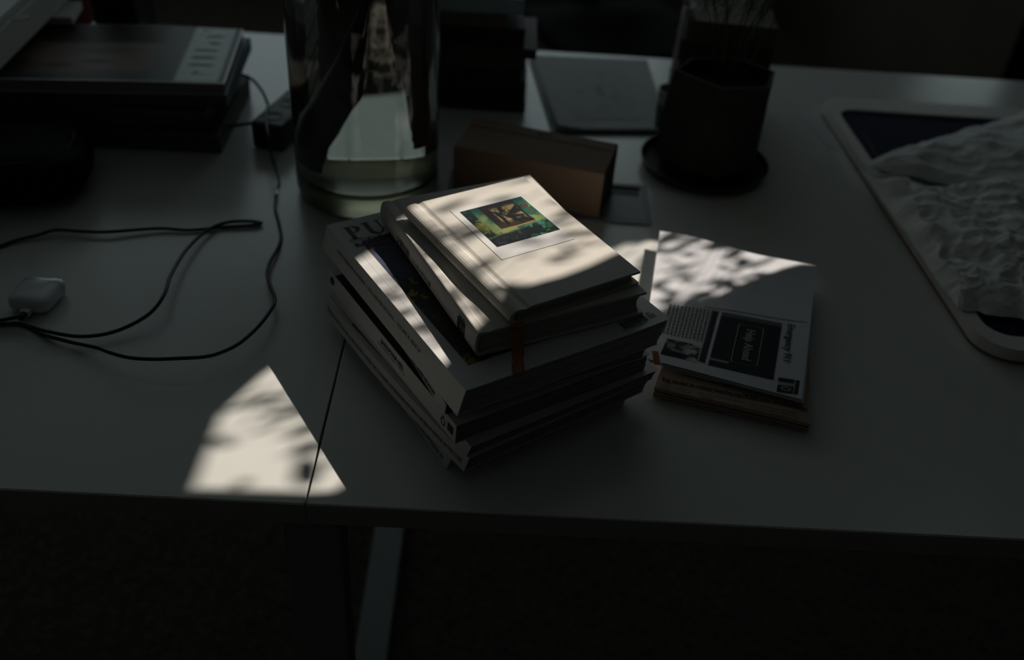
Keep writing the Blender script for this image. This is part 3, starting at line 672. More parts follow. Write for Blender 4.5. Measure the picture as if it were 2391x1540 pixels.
def inv_bil(fn, p, s=.5, t=.5):                    # find (s, t) of an xy point
    for _ in range(12):
        q = fn(s, t); e = 1e-3; a = (fn(s+e, t)-q)/e; b = (fn(s, t+e)-q)/e; dx, dy = p.x-q.x, p.y-q.y
        D = a.x*b.y-b.x*a.y; s += (dx*b.y-dy*b.x)/D; t += (a.x*dy-a.y*dx)/D
    return s, t
# salmon paper, folded, underneath
sal = thing('newspaper', 'folded salmon pink newspaper lying under the white one, beside the stack', 'newspaper', (.30, .86, 0)); so_ = Vector(sal.location)
PA, PB, PC, PD = (.186, .792), (.3455, .7475), (.398, .985), (.268, 1.030)
def zs(h): return lambda s, t: h*(1-.12*(1-t)**6)+.0006*math.sin(s*9)
layers = [(.0028, .0046), (.0052, .0082), (.0088, .0116), (.0122, .0164)]
for k, (a, b) in enumerate(layers):
    e = .0015*((k*7) % 3-1); sh_ = [(p[0]+e*.3, p[1]+e) for p in (PA, PB)]
    fn = quad_fn(sh_[0], sh_[1], PC, PD, (lambda bb: lambda s, t: bb-.0016*(1-t)**14-.0008*s**10)(b))
    sheet('folded_section', fn, (b-a)*.92, sal, m_salmon, 20, 30, so_)
ftop = quad_fn(PA, PB, PC, PD, lambda s, t: .0166)
def ptext(s, px, py, size, width, m=m_ink, bold=0., par=None, X=None, Y=None, z=.0168, name='print_text'):
    p = at(px, py, z)-so_
    X = (width[1] if isinstance(width, tuple) else Vector((PB[0]-PA[0], PB[1]-PA[1], 0))).normalized(); width = width[0] if isinstance(width, tuple) else width; Y = Vector((-X.y, X.x, 0))
    return text(name, s, size, sal, p, X, Y, m, bold, width=width, lift=.0002)
def wid(p0, p1, z): d = at(*p1, .0168)-at(*p0, .0168); return (d.length, d)
ptext('ling lender in radical overhaul', 1545, 888, .0098, wid((1545, 888), (1717, 924), .017), m_ink, .012)
ptext('18,000 jobs to be cut', 1732, 927, .0098, wid((1732, 927), (1855, 951), .017), m_ink, .012)
ptext('In', 1869, 957, .0098, None, m_ink, .012)
for px, py in ((1725, 923), (1862, 950.5)):
    c = at(px, py, .0171)-so_; mesh('print_bullet', [c+Vector((.0030*math.cos(q*PI/6)*(1.25 if q == 0 else 1), .0022*math.sin(q*PI/6), .0003)) for q in range(12)], [tuple(range(12))], sal, mat('rust_ink', (.12, .04, .03), .7))
ptext('NORRIS — LONDON', 1541, 898, .0036, .029, m_ink); ptext('ORBECK — FRANKFURT', 1538, 903, .0036, .034, m_ink)
ptext('and three top executives have been', 1633, 919, .0042, wid((1633, 919), (1741, 941), .017)); ptext('replaced.', 1632, 925, .0042, None)
ptext('The “sizeable workforce reductions”', 1638, 931, .0042, wid((1638, 931), (1739, 952), .017))
ptext('sche’s 150th anniversary, Mr Sewing is', 1752, 944, .0042, wid((1752, 944), (1862, 967), .017)); ptext('refocusing the lender on its historic', 1751, 950, .0042, wid((1751, 950), (1862, 974), .017)); ptext('foundations — financing German and', 1750, 956, .0042, wid((1750, 956), (1862, 980), .017))
# white paper on top
wh = thing('newspaper', 'white newspaper in patchy sun with Emergency 911 and Help Ahead in print', 'newspaper', (.30, .95, .018)); wo = Vector(wh.location)
WA, WB, WC, WD = (.1735, .826), (.339, .771), (.4215, 1.0405), (.2255, 1.1035)
def zw(s, t): return .0248+.0018*math.sin(s*5.2+.6)*(.25+.75*t)+.0022*math.sin(t*4.4+.4)+.0012*math.sin(s*9+t*6)*t
wf = quad_fn(WA, WB, WC, WD, zw)
for k in range(3):
    g = quad_fn((WA[0]+.002*k, WA[1]-.0012*k+.001), (WB[0]+.001*k, WB[1]-.0015*k), WC, WD, (lambda kk: lambda s, t: zw(s, t)-.0013*kk-(.0016*kk*max(0, math.sin(s*6.5-.5)))*(1-t)**8)(k))
    sheet('page', g, .0004, wh, m_news, 30, 40, wo)
def wp(px, py):
    s, t = inv_bil(wf, at(px, py, .0235)); return s, t
def on_news(s, t, dz=.0004): p = wf(s, t)-wo; p.z += dz; return p
def patch(name, c0, c1, c2, c3, img):                # pixel corners TL TR BR BL
    q = [wp(*c) for c in (c0, c1, c2, c3)]
    def f(s, t):
        a = [q[3][i]*(1-s)+q[2][i]*s for i in (0, 1)]; b = [q[0][i]*(1-s)+q[1][i]*s for i in (0, 1)]
        return on_news(a[0]*(1-t)+b[0]*t, a[1]*(1-t)+b[1]*t)
    return grid_print(name, img, wh, f, m_printn)
def shade(ny, nx, base, seed, amp=.3):
    n = vnoise(ny, nx, 6, 4, seed); I = np.zeros((ny, nx, 3))+np.array(lin(base)); return I*(1+amp*(n-.5))[..., None]
def conv(px0, py0, sc, x, y): return (px0+x/sc, py0+y/sc)
Z3 = lambda x, y: conv(1640, 700, 5.92, x, y)
I = shade(60, 60, (64, 66, 70), 31); I[:5] = np.array(lin((112, 112, 118))); I[52:54, :18] = np.array(lin((160, 160, 165)))
patch('printed_photo', Z3(265, 200), Z3(1100, 335), Z3(972, 1128), Z3(70, 925), I)
patch('printed_column', Z3(135, 180), Z3(218, 192), Z3(25, 905), Z3(-60, 875), shade(40, 8, (70, 72, 76), 33))
I = shade(30, 30, (66, 68, 72), 35); I[9:15] = np.array(lin((170, 170, 175)))
patch('page_number_block', Z3(1045, 1095), Z3(1268, 1130), Z3(1245, 1318), Z3(1018, 1290), I)
patch('page_number_block', Z3(1283, 1133), Z3(1335, 1142), Z3(1312, 1325), Z3(1255, 1320), shade(20, 8, (66, 68, 72), 36))
Z1 = lambda x, y: conv(1500, 660, 7, x, y)
nz = vnoise(60, 80, 5, 4, 41); I = np.zeros((60, 80, 3))+np.array(lin((150, 152, 156))); I = mix(I, (70, 72, 76), sm(.45, .6, nz)); yy_, xx_ = np.mgrid[0:60, 0:80]
I = mix(I, (52, 54, 58), sm(34, 40, yy_*1.0-.1*xx_)*sm(55, 40, xx_*1.0)); I = mix(I, (196, 196, 200), np.exp(-(((xx_-50)/7.)**2+((yy_-30)/9.)**2))*.8); I = mix(I, (210, 210, 214), sm(58, 62, xx_*1.0+.25*yy_)*.85*sm(.62, .5, nz))
I = mix(I, (60, 62, 66), np.exp(-(((xx_-64)/6.)**2+((yy_-42)/8.)**2)))
patch('printed_photo', Z1(395, 955), Z1(945, 1075), Z1(880, 1335), Z1(285, 1200), I)
def ntext(name, s, p0, p1, size_px, m, bold=0.):      # baseline from p0 to p1 in the photo
    a = on_news(*wp(*p0), .0006); b = on_news(*wp(*p1), .0006); X = (b-a); Y = Vector((-X.y, X.x, 0))
    return text(name, s, size_px, wh, a, X, Y, m, bold, width=X.length, lift=.0006)
ntext('headline_text', 'Emergency 911', Z3(1180, 345), Z3(1105, 868), .0120, m_ink, .015)
ntext('headline_text', 'Help Ahead', Z3(608, 440), Z3(538, 855), .0140, m_whiteink, .02)
ntext('page_number', '0', Z3(1075, 1208), Z3(1069, 1262), .0165, m_whiteink, .0)
bm = bmesh.new(); rr = [wp(*Z3(*c)) for c in ((500, 365), (845, 425), (745, 955), (385, 885))]
ring = []
for i in range(4):
    a, b = rr[i], rr[(i+1) % 4]; ring += [(a[0]+(b[0]-a[0])*k/24, a[1]+(b[1]-a[1])*k/24) for k in range(1, 24)]
tube(bm, [on_news(s, t, .0006) for s, t in ring+[ring[0]]], .0004, 4, False); from_bm('sign_outline', bm, wh, m_whiteink)
bm = bmesh.new()                                     # rows of small type, too fine to read
for r in range(12):
    x0 = 455+r*62; y0 = 400+r*8; x1 = x0-130; y1 = 880+r*12
    L0 = 0.0
    while L0 < 1:
        w = random.uniform(.04, .11); L1 = min(1, L0+w)
        c = []
        for (f, off) in ((L0, -17), (L1, -17), (L1, 17), (L0, 17)): c.append(on_news(*wp(*Z1(x0+(x1-x0)*f+off*.9, y0+(y1-y0)*f+off*.25)), .0006))
        bm.faces.new([bm.verts.new(p) for p in c]); L0 = L1+.022
bo = from_bm('body_type', bm, wh, mat('grey_type', (.16, .16, .17), .9)); bo['kind'] = 'stuff'
bm = bmesh.new()
a, b = wp(*Z3(20, 128)), wp(*Z3(1440, 322)); tube(bm, [on_news(a[0]+(b[0]-a[0])*k/12, a[1]+(b[1]-a[1])*k/12, .0003) for k in range(13)], .0006, 5, False)
from_bm('fold_crease', bm, wh, mat('newsprint_fold_shading', (.40, .41, .43), .95))  # shading of the fold put into a darker grey line

# ------------------------------------------------------------------ cardboard box
bl = thing('cardboard_box', 'long closed brown cardboard box behind the stack of books', 'box', (.149, 1.163, .0032), math.radians(-15.6)); bw, bd, bh = .2145, .098, .068
o_ = box('box_body', -bw, 0, 0, bd, 0, bh, bl, m_card, .0012)
box('box_lid_seam', -bw+.002, .0004, bd*.72, bd*.735, bh, bh+.0004, bl, mat('cardboard_seam', (.2, .135, .095), .8))
box('box_lid_flap', -bw+.002, -.001, bd*.735, bd-.002, bh, bh+.0009, bl, m_card)
box('box_slot', -bw*.54, -bw*.44, bd*.82, bd*.87, bh+.0009, bh+.0013, bl, m_ink, label='small dark thumb slot')
box('box_end', -.0002, .0006, .002, bd-.002, .002, bh-.002, bl, mat('dark_box_end', (.03, .026, .024), .8), label='dark end face')  # thin dark plate over the right end of the closed box

# ------------------------------------------------------------------ vase
va = thing('glass_vase', 'tall clear glass cylinder vase of water behind the stack of books', 'vase', (-.178, 1.219, .0004)); R = .0995; VH = .40
lathe('vase_glass', [(R-.0045, .0405), (R, .0405), (R, VH), (R-.0045, VH), (R-.0045, .0405)], va, m_glass, 96)
lathe('vase_base', [(0, 0), (.088, 0), (.096, .004), (R, .014), (R, .0402), (R-.0046, .0402), (R-.010, .030), (.05, .026), (0, .025)], va, glass_mat('thick_olive_glass', (.42, .41, .28), 1.5, .28), 96, label='thick olive tinted glass bottom')
lathe('water', [(0, .0246), (.05, .0256), (R-.0098, .0297), (R-.0042, .0400), (R-.0042, .300), (R-.0062, .2985), (0, .2985)], va, m_water, 96)
st = thing('cut_branches', 'two dark thick branches standing in the water of glass vase', 'branch', (-.178, 1.219, .03))
def stem(pts, r):
    bm = bmesh.new(); P = catmull(pts, 6); n = len(P); rad = [r[0]+(r[1]-r[0])*i/(n-1)+.0009*math.sin(i*1.7) for i in range(n)]; tube(bm, P, rad, 14); return from_bm('branch', bm, st, m_stem, True)
stem([(.034, .02, .52), (.034, .012, .36), (.024, .0, .26), (-.010, -.008, .16), (-.050, -.010, .07), (-.064, -.012, .02)], (.023, .0195))
stem([(.036, .02, .51), (.040, .012, .36), (.044, .004, .26), (.052, -.006, .17), (.061, -.012, .085), (.063, -.014, .055)], (.022, .0105))
# ------------------------------------------------------------------ pot
po = thing('plant_pot', 'dark hexagonal clay plant pot with a thin wispy plant on a round saucer', 'plant pot', (.322, 1.342, .0185)); PZ = .1325
hexv = [Vector((p[0]-.322, p[1]-1.342)) for p in ((.254, 1.345), (.284, 1.394), (.356, 1.410), (.405, 1.361), (.384, 1.299), (.313, 1.285))][::-1]
hc = sum(hexv, Vector((0, 0)))/6
def ring_pts(k, zz, sc, round_, n=60):
    out = []
    for i in range(n):
        f = i/n*6; a, b = hexv[int(f) % 6], hexv[(int(f)+1) % 6]; p = a*(1-f % 1)+b*(f % 1)
        ang = math.atan2(p.y-hc.y, p.x-hc.x); c_ = hc*(zz/PZ)+Vector((math.cos(ang), math.sin(ang)))*.078*sc
        h_ = hc*(zz/PZ)+(p-hc)*sc; q = h_*(1-round_)+c_*round_; out.append((q.x, q.y, zz))
    return out
prof = [(0, .0, .90, .9), (.004, 0, .98, .8), (.03, 0, 1.02, .55), (.07, 0, 1.04, .25), (.11, 0, 1.02, .05), (PZ, 0, 1.0, 0), (PZ, 0, .93, 0), (PZ-.012, 0, .91, 0)]
V = []; F = []; n = 60
for zz, _, sc, rd in prof: V += ring_pts(0, zz, sc, rd)
for k in range(len(prof)-1):
    for i in range(n): F.append((k*n+i, k*n+(i+1) % n, (k+1)*n+(i+1) % n, (k+1)*n+i))
F.append(tuple(range(n-1, -1, -1))); bm = bmesh.new(); me = bpy.data.meshes.new('t'); me.from_pydata(V, [], F); bm.from_mesh(me); from_bm('pot_body', bm, po, m_pot)
V = []; F = []
for zz, sc in ((PZ+.0002, 1.0), (PZ+.0012, .995), (PZ+.0012, .935), (PZ+.0002, .93)): V += ring_pts(0, zz, sc, 0)
for k in range(4):
    for i in range(n): F.append((k*n+i, k*n+(i+1) % n, ((k+1) % 4)*n+(i+1) % n, ((k+1) % 4)*n+i))
mesh('pot_rim', V, F, po, m_rim, label='slightly paler hexagonal rim')
bm = bmesh.new(); gN = 26; gv = {}
for i in range(gN+1):
    for j in range(gN+1):
        x, y = -.07+.14*i/gN, -.07+.14*j/gN; rr_ = math.hypot(x, y); x2, y2 = x+hc.x, y+hc.y
        if rr_ < .062: gv[i, j] = bm.verts.new((x2, y2, PZ-.014+.005*mnoise.noise(Vector((x*90, y*90, 0)))))
for (i, j) in gv:
    if all(k in gv for k in ((i+1, j), (i+1, j+1), (i, j+1))): bm.faces.new((gv[i, j], gv[i+1, j], gv[i+1, j+1], gv[i, j+1]))
s_ = from_bm('soil', bm, po, m_soil)
V = ring_pts(0, PZ-.0165, .915, 0); mesh('soil_bed', V, [tuple(range(60))], po, m_soil)
pt_ = thing('fern_plant', 'fine wispy dark green fern growing from the hexagonal pot', 'plant', (.328, 1.345, .13)); bms = bmesh.new(); bmf = bmesh.new()
for k in range(11):
    a = k*2.4; r0 = .012*(k % 3); x0, y0 = r0*math.cos(a), r0*math.sin(a); sp_ = .05+.1*random.random()
    P = catmull([(x0, y0, .0135), (x0+.25*sp_*math.cos(a), y0+.25*sp_*math.sin(a), .10), (x0+.6*sp_*math.cos(a), y0+.6*sp_*math.sin(a), .17), (x0+1.1*sp_*math.cos(a), y0+1.1*sp_*math.sin(a), .22+.05*random.random())], 7)
    tube(bms, P, [.0011-.0007*i/(len(P)-1) for i in range(len(P))], 5)
    for i in range(9, len(P)):
        for q in range(40):
            d = Vector((random.gauss(0, 1), random.gauss(0, 1), random.gauss(0, .5)-.3)).normalized()*random.uniform(.012, .034); b0 = P[i]+Vector((random.gauss(0, .006),)*3)
            e = d.cross(Vector((.3, .5, 1))).normalized()*.00045; bmf.faces.new([bmf.verts.new(v_) for v_ in (b0-e, b0+e, b0+d)])
from_bm('stems', bms, pt_, m_leaf, True); ff = from_bm('foliage', bmf, pt_, m_leaf, normals=False); ff['kind'] = 'stuff'
sc_ = thing('saucer', 'round black saucer under the hexagonal plant pot', 'saucer', (.322, 1.340, .0003))
lathe('saucer_dish', [(0, 0), (.086, 0), (.094, .004), (.0985, .016), (.0968, .0165), (.0925, .007), (.085, .0055), (0, .0055)], sc_, m_saucer, 72)
lathe('saucer_foot', [(0, .006), (.07, .006), (.07, .0182), (0, .0182)], sc_, m_saucer, 48)

# ------------------------------------------------------------------ books behind the vase and behind the pot
def simple_book(name, label, cx, cy, z0, L, Wd, t, rz, mc, mp2, cat='book', group=None):
    """spine towards the camera (local -y)"""
    o = thing(name, label, cat, (cx, cy, z0), rz, group); bd = .002; bm = bmesh.new()
    box_bm(bm, -L/2, L/2, -Wd/2, Wd/2, 0, bd); box_bm(bm, -L/2, L/2, -Wd/2, Wd/2, t-bd, t); box_bm(bm, -L/2, L/2, -Wd/2, -Wd/2+bd, bd, t-bd)
    from_bm('cover', bm, o, mc); box('pages', -L/2+.003, L/2-.003, -Wd/2+bd+.0005, Wd/2-.004, bd+.0002, t-bd-.0002, o, mp2); return o
def bc(n, c): return mat(n, c, .6, .3, .1, 30)
cols = [bc('brown_cover', (.05, .04, .032)), bc('black_cover', (.02, .018, .017)), bc('umber_cover', (.06, .045, .035)), bc('charcoal_cover', (.035, .033, .032)), bc('taupe_cover', (.085, .07, .055)), bc('grey_brown_cover', (.07, .058, .048)), bc('dark_brown_cover', (.03, .022, .018)), bc('sand_cover', (.13, .105, .08)), bc('pale_blue_cover', (.30, .42, .46))]
z = .0004; desc = ['brown book at the bottom of the tall pile behind the vase', 'black book second up in the pile behind the vase', 'umber book third up in the pile behind the vase', 'charcoal book fourth up in the pile behind the vase', 'taupe book in the middle of the pile behind the vase', 'grey brown wider book overhanging in the pile behind the vase', 'dark brown thick book under the top two of the pile behind the vase', 'sand coloured short book second from top of pile behind the vase', 'pale blue book on top of the pile behind the vase']
th = [.020, .017, .016, .018, .020, .016, .030, .022, .024]; ln = [.215, .207, .212, .203, .206, .225, .205, .178, .205]; dx = [0, 0, .002, -.003, 0, .012, -.002, -.015, -.002]
for k in range(9):
    x1 = .040-.012*z/.2
    simple_book('book', desc[k], x1-.10+dx[k], 1.575, z, ln[k], .15, th[k], math.radians(random.uniform(-2, 3)+(1 if k else 0)), cols[k], m_pages2, group='books in the pile behind the vase'); z += th[k]+.0004
z = .0004; dsc = ['dark brown wide book at the bottom of pile behind the plant pot', 'charcoal book second up behind the plant pot', 'black book in the pile hidden by the fern', 'grey brown book near the top of the pile behind the plant pot', 'pale edged book on top of the pile behind the plant pot']
for k, (L_, t_) in enumerate(((.130, .035), (.142, .040), (.136, .035), (.146, .03), (.138, .035))):
    simple_book('book', dsc[k], atY((1706, 1708, 1712, 1722, 1726)[k], 120-18*k, 1.48).x, 1.555, z, L_, .15, t_, math.radians((-4, -7, -5, -8, -6)[k]), cols[(6, 3, 1, 5, 7)[k]], m_pages, group='books in the pile behind the plant pot'); z += t_+.0004
# curled pale booklet standing between pot and pile
cb = thing('curled_booklet', 'pale curled booklet standing upright behind left side of the plant pot', 'booklet', (.286, 1.528, .0004))
bm = bmesh.new(); rows = []
for i in range(21):
    a = -2.5+4.2*i/20; x, y = .012*math.cos(a), .032*math.sin(a); rows.append([bm.verts.new((x+.006*math.sin(zz*9), y*(1-.2*zz), zz)) for zz in (0, .05, .1, .15, .19)])
for A, B in zip(rows, rows[1:]):
    for k in range(4): bm.faces.new((A[k], B[k], B[k+1], A[k+1]))
o_ = from_bm('booklet_cover', bm, cb, mat('pale_grey_cover', (.34, .33, .31), .6), True); sd = o_.modifiers.new('s', 'SOLIDIFY'); sd.thickness = .003
cu = thing('paper_cup', 'small pale cup with a green side, half hidden left of the plant pot', 'cup', (.279, 1.458, .0004))
lathe('cup_body', [(0, 0), (.020, 0), (.0235, .075), (.0220, .075), (.0190, .003), (0, .003)], cu, mat('cup_white', (.42, .43, .40), .5), 32)
lathe('cup_band', [(.0208, .012), (.0226, .052), (.0230, .052), (.0212, .012)], cu, mat('cup_green', (.05, .13, .09), .5), 32, label='dark green band')

# ------------------------------------------------------------------ sketch sheets on a clipboard folder
fo = thing('folder', 'dark green folder under white sketch sheets between box and plant pot', 'folder', (.18, 1.58, .0004))
def quad_slab(name, pts, z0, th, par, m, nx=16, ny=20, zf=None, label=None):
    f = quad_fn(*[(p[0], p[1]) for p in pts], lambda s, t: z0+th+(zf(s, t) if zf else 0)); return sheet(name, f, th, par, m, nx, ny, Vector(par.location), label)
pA, pB, pC, pD = at(1296, 304, .006), at(1555, 305, .006), at(1505, 143, .006), at(1240, 132, .006)
quad_slab('folder_board', [p+Vector((-.004, -.005, 0)) if i in (0, 3) else p+Vector((.002, -.003, 0)) for i, p in enumerate((pA, pB, pC, pD))], .0004, .003, fo, mat('dark_green_board', (.03, .05, .045), .5))
pg = thing('sketch_sheets', 'pile of white paper sheets with faint drawings, front left corner curling', 'paper', (.18, 1.58, .004))
for k in range(4):
    quad_slab('sheet', [p+Vector((.0015*k, .001*k, 0)) for p in (pA, pB, pC, pD)], .0042+.0011*k, .0005, pg, m_paper, 20, 24, (lambda kk: lambda s, t: .006*(kk/3)*max(0, .22-s-t*.5)/.22)(k))
nI = vnoise(70, 60, 7, 4, 51); I = np.zeros((70, 60, 3))+np.array(lin((203, 204, 209))); yy_, xx_ = np.mgrid[0:70, 0:60]/60.
I = mix(I, (150, 152, 158), sm(.58, .64, nI)*np.exp(-(((xx_-.5)/.3)**2+((yy_-.55)/.4)**2))*.55)
fsk = quad_fn(*[(p.x, p.y) for p in (pA, pB, pC, pD)], lambda s, t: .0086)
grid_print('drawing', I, pg, lambda s, t: fsk(.2+.6*s, .12+.7*t)-Vector(pg.location), m_printn)

# ------------------------------------------------------------------ glossy magazine pile on the left
def lmag(k, label, cx, cy, z0, L, Wd, t, rz, mc, mp2):
    o = thing('magazine', label, 'magazine', (cx, cy, z0), rz, 'magazines in the left pile'); bm = bmesh.new()
    box_bm(bm, -L/2, L/2, -Wd/2, Wd/2, 0, .0008); box_bm(bm, -L/2, L/2, -Wd/2, Wd/2, t-.0008, t); box_bm(bm, L/2-.0008, L/2, -Wd/2, Wd/2, .0008, t-.0008)
    from_bm('cover', bm, o, mc); box('pages', -L/2+.002, L/2-.001, -Wd/2+.0008, Wd/2-.002, .001, t-.001, o, mp2); return o
mpd = mat('page_edges_dark', (.11, .105, .10), .8, .2, .3, 40, stretch=(1, 1, 25)); z = .0004
spec = [('thick dark magazine at the bottom of the left pile', .290, .215, .018, 1.5, 'charcoal_cover'), ('dark magazine second from bottom of the left pile', .290, .213, .017, .5, 'black_cover'), ('dark red spined magazine third from bottom of left pile', .275, .212, .017, 2.5, 'dark_brown_cover'), ('grey magazine in the middle of the left pile', .282, .214, .016, -1, 'charcoal_cover'), ('magazine with blue back corner second from top of left pile', .300, .226, .019, 4, 'blue_cover')]
bc('blue_cover', (.03, .09, .16))
for k, (lb, L_, w_, t_, a, cn) in enumerate(spec):
    xr = (-.408, -.408, -.424, -.418, -.398)[k]; o = lmag(k, lb, xr-L_/2-.03, 1.288+w_/2, z, L_+.06, w_, t_, math.radians(a), MATS[cn], mpd)
    if k == 2: box('spine_mark', L_/2-.028, L_/2-.004, -w_/2-.0006, -w_/2, .002, t_-.002, o, mat('dark_red', (.16, .012, .02), .5), label='dark red mark')
    z += t_+.0004
tm = thing('magazine', 'glossy magazine with a face on its cover, on top of the left pile', 'magazine', (-.58, 1.387, z), math.radians(6), 'magazines in the left pile'); t_ = .0175; L_, w_ = .360, .212
def tz(s, t): return t_+.0045*math.exp(-((s-.55)/.4)**2)*(.3+.7*t)-.006*max(0, s-.82)/.18*0
f = quad_fn((-.18, -.106), (.18, -.106), (.18, .106), (-.18, .106), tz)
sheet('cover', lambda s, t: f(s, t)+Vector((0, 0, 0)), .0006, tm, m_cover, 24, 18)
box('pages', -.179, .178, -.105, .104, .001, t_-.0012, tm, m_pages2); box('back_cover', -.18, .18, -.106, .106, 0, .0008, tm, m_cover)
nx_, ny_ = 150, 100; Sx, Sy = np.meshgrid(np.linspace(0, 1, nx_), np.linspace(0, 1, ny_)); nA = vnoise(ny_, nx_, 4, 4, 61); nB = vnoise(ny_, nx_, 12, 3, 62)
I = np.zeros((ny_, nx_, 3))+np.array(lin((120, 104, 98)))                 # face lying on its side: hair at the far edge
I = mix(I, (38, 26, 24), sm(.42, .30, Sy+.08*(nA-.5)+.22*sm(.25, .0, Sx))); I = mix(I, (60, 40, 32), sm(.30, .12, Sx+.1*(nA-.5))*.9)
I = mix(I, (70, 62, 60), np.exp(-(((Sx-.47)/.13)**2+((Sy-.50)/.07)**2))*.8); I = mix(I, (40, 34, 34), np.exp(-(((Sx-.47)/.06)**2+((Sy-.70)/.03)**2)))
I = mix(I, (44, 38, 36), np.exp(-(((Sx-.33)/.07)**2+((Sy-.77)/.04)**2))*.9); I = mix(I, (66, 72, 74), sm(.80, .95, Sy+.1*(nA-.5)))
I = mix(I, (26, 32, 34), sm(.18, .02, Sx)*sm(.5, .8, Sy)); I = mix(I, (88, 96, 104), sm(.66, .74, Sx)*.8)
I = mix(I, (206, 212, 212), sm(.80, .815, Sx)*sm(.985, .975, Sx)); tx_ = (np.sin(Sy*46) > .2)*sm(.83, .85, Sx)*sm(.95, .92, Sx)*(nB > .45); I = mix(I, (70, 74, 76), tx_*.85)
I *= 1.5
grid_print('cover_portrait', np.clip(I, 0, 1), tm, lambda s, t: f(.01+.98*s, .02+.97*t)+Vector((0, 0, .0005)), m_printg)
ZT = z+t_+.0055
# white things lying on that pile, cut by the frame
p1, p2 = at(41, 122, ZT+.014), at(200, -38, ZT+.014); dd = (p2-p1).normalized(); ag = math.atan2(dd.y, dd.x)
wb = thing('white_box_file', 'white box file with a dark hole, lying across the left pile at the frame corner', 'box', (p1.x, p1.y, ZT+.0135), ag)
bm = bmesh.new(); box_bm(bm, -.10, .26, 0, .19, 0, .044, .003); from_bm('file_body', bm, wb, m_white)
box('file_lid', -.098, .258, .004, .186, .0445, .056, wb, m_white, .002)
pc = at(48, 40, ZT+.07); lv_ = Matrix.Rotation(-ag, 4, 'Z')@(pc-Vector(wb.location)); lathe('finger_hole', [(0, 0), (.013, 0), (.013, .0006), (0, .0006)], wb, m_black, 32, label='dark round finger hole').location = (lv_.x, lv_.y, .0562)
p3, p4 = at(108, 44, ZT+.004), at(170, 53, ZT+.004)
wk = thing('white_booklet', 'thin white booklet under the white box file on the left pile', 'booklet', (p4.x, p4.y, ZT), math.radians(9))
box('booklet_cover', -.17, 0, 0, .075, .0003, .0125, wk, m_white, .001); box('booklet_pages', -.168, -.001, -.0008, 0, .002, .011, wk, m_pages)
# ------------------------------------------------------------------ black objects at the far left
a = atY(212, 20, 1.66); b = atY(318, 20, 1.66)
bs = thing('speaker_box', 'black box standing on the far edge of left desk behind the magazines', 'speaker', ((a.x+b.x)/2, 1.69, .0003)); w_ = (b.x-a.x)/2
box('speaker_body', -w_, w_, -.03, .06, 0, .30, bs, m_dark, .004); box('speaker_front', -w_+.006, w_-.006, -.0325, -.0305, .012, .28, bs, m_soft, .001)
a = atY(180, 35, 1.60)
rc = thing('red_carton', 'small red carton beside the black box behind left pile', 'carton', (a.x-.004, 1.61, .0003)); box('carton_body', -.014, .018, -.012, .012, 0, .13, rc, mat('red_card', (.25, .02, .03), .5), .001); box('carton_top', -.014, .018, -.012, .012, .1302, .142, rc, m_white, .001, label='white upper end')
# soft black pouch at the left edge
pu_ = thing('black_pouch', 'soft black bag lying on the desk at the left edge', 'bag', (-.665, 1.165, .0004), math.radians(12)); bm = bmesh.new()
bmesh.ops.create_uvsphere(bm, u_segments=40, v_segments=24, radius=1)
for v in bm.verts:
    c = v.co; s_ = lambda x: math.copysign(abs(x)**.62, x); q = Vector((s_(c.x)*.115, s_(c.y)*.088, s_(c.z)*.036)); q += q.normalized()*.004*mnoise.noise(c*3.1); q.z = max(q.z+.036, 0.0); v.co = q
from_bm('bag_body', bm, pu_, m_soft, True)
bm = bmesh.new(); tube(bm, [Vector((.098*math.cos(t), .076*math.sin(t), .0655+.003*math.sin(3*t))) for t in np.linspace(-2.2, 1.2, 40)], .0016, 6); from_bm('bag_zip', bm, pu_, m_dark, True)

# ------------------------------------------------------------------ charger brick, cables, earphone case
ad = thing('power_strip', 'black power strip beside the glass vase with cables plugged in', 'power strip', (-.342, 1.312, .0004), math.radians(-14))
box('strip_body', -.024, .026, 0, .17, 0, .042, ad, m_dark, .006)
for k in range(3):
    sk = lathe('socket', [(0, .0), (.014, 0), (.014, .0008), (.012, .0008), (.011, .0003), (0, .0003)], ad, m_black, 28); sk.location = (.001, .03+.05*k, .0421)
def cable(name, label, pts, r=.0022, cat='cable'):
    P = [at(*p) for p in pts]; o = thing(name, label, cat, tuple(P[0])); P = [p-P[0] for p in P]
    bm = bmesh.new(); tube(bm, catmull(P, 10), r, 10); from_bm('cord', bm, o, m_cable, True); return o
c1 = cable('charging_cable', 'thin black charging cable folded back on itself, running to the earphone case', [(46, 739, .0075), (20, 744, .008), (-22, 753, .0085), (10, 756, .0088), (48, 755, .0085), (110, 773, .010), (190, 785, .008), (270, 773, .007), (345, 735, .012), (382, 690, .016), (400, 640, .014), (436, 582, .010), (485, 537, .006), (530, 519, .0045), (580, 516, .0038), (610, 520, .0035), (590, 525, .0035), (520, 530, .0028), (440, 537, .003), (380, 533, .004), (320, 536, .005), (250, 541, .006), (190, 540, .006), (130, 537, .007), (85, 550, .005), (38, 561, .003), (-40, 590, .0024)])
P0 = Vector(c1.location); q0, q1 = at(53, 737, .0085), at(73, 711, .0095)
Xd = (q1-q0).normalized(); plug = box('plug', -.0054, .0054, 0, .022, -.0033, .0033, c1, m_plastic, .0012, label='small white plug'); plug.location = q0+Xd*.003-P0; plug.rotation_euler = (0, 0, math.atan2(Xd.y, Xd.x)-PI/2)
bm = bmesh.new(); tube(bm, [q0-Xd*.006-P0, q0-Xd*.002-P0, q0+Xd*.0035-P0], [.0024, .0034, .0038], 12); from_bm('strain_relief', bm, c1, m_cable, True)
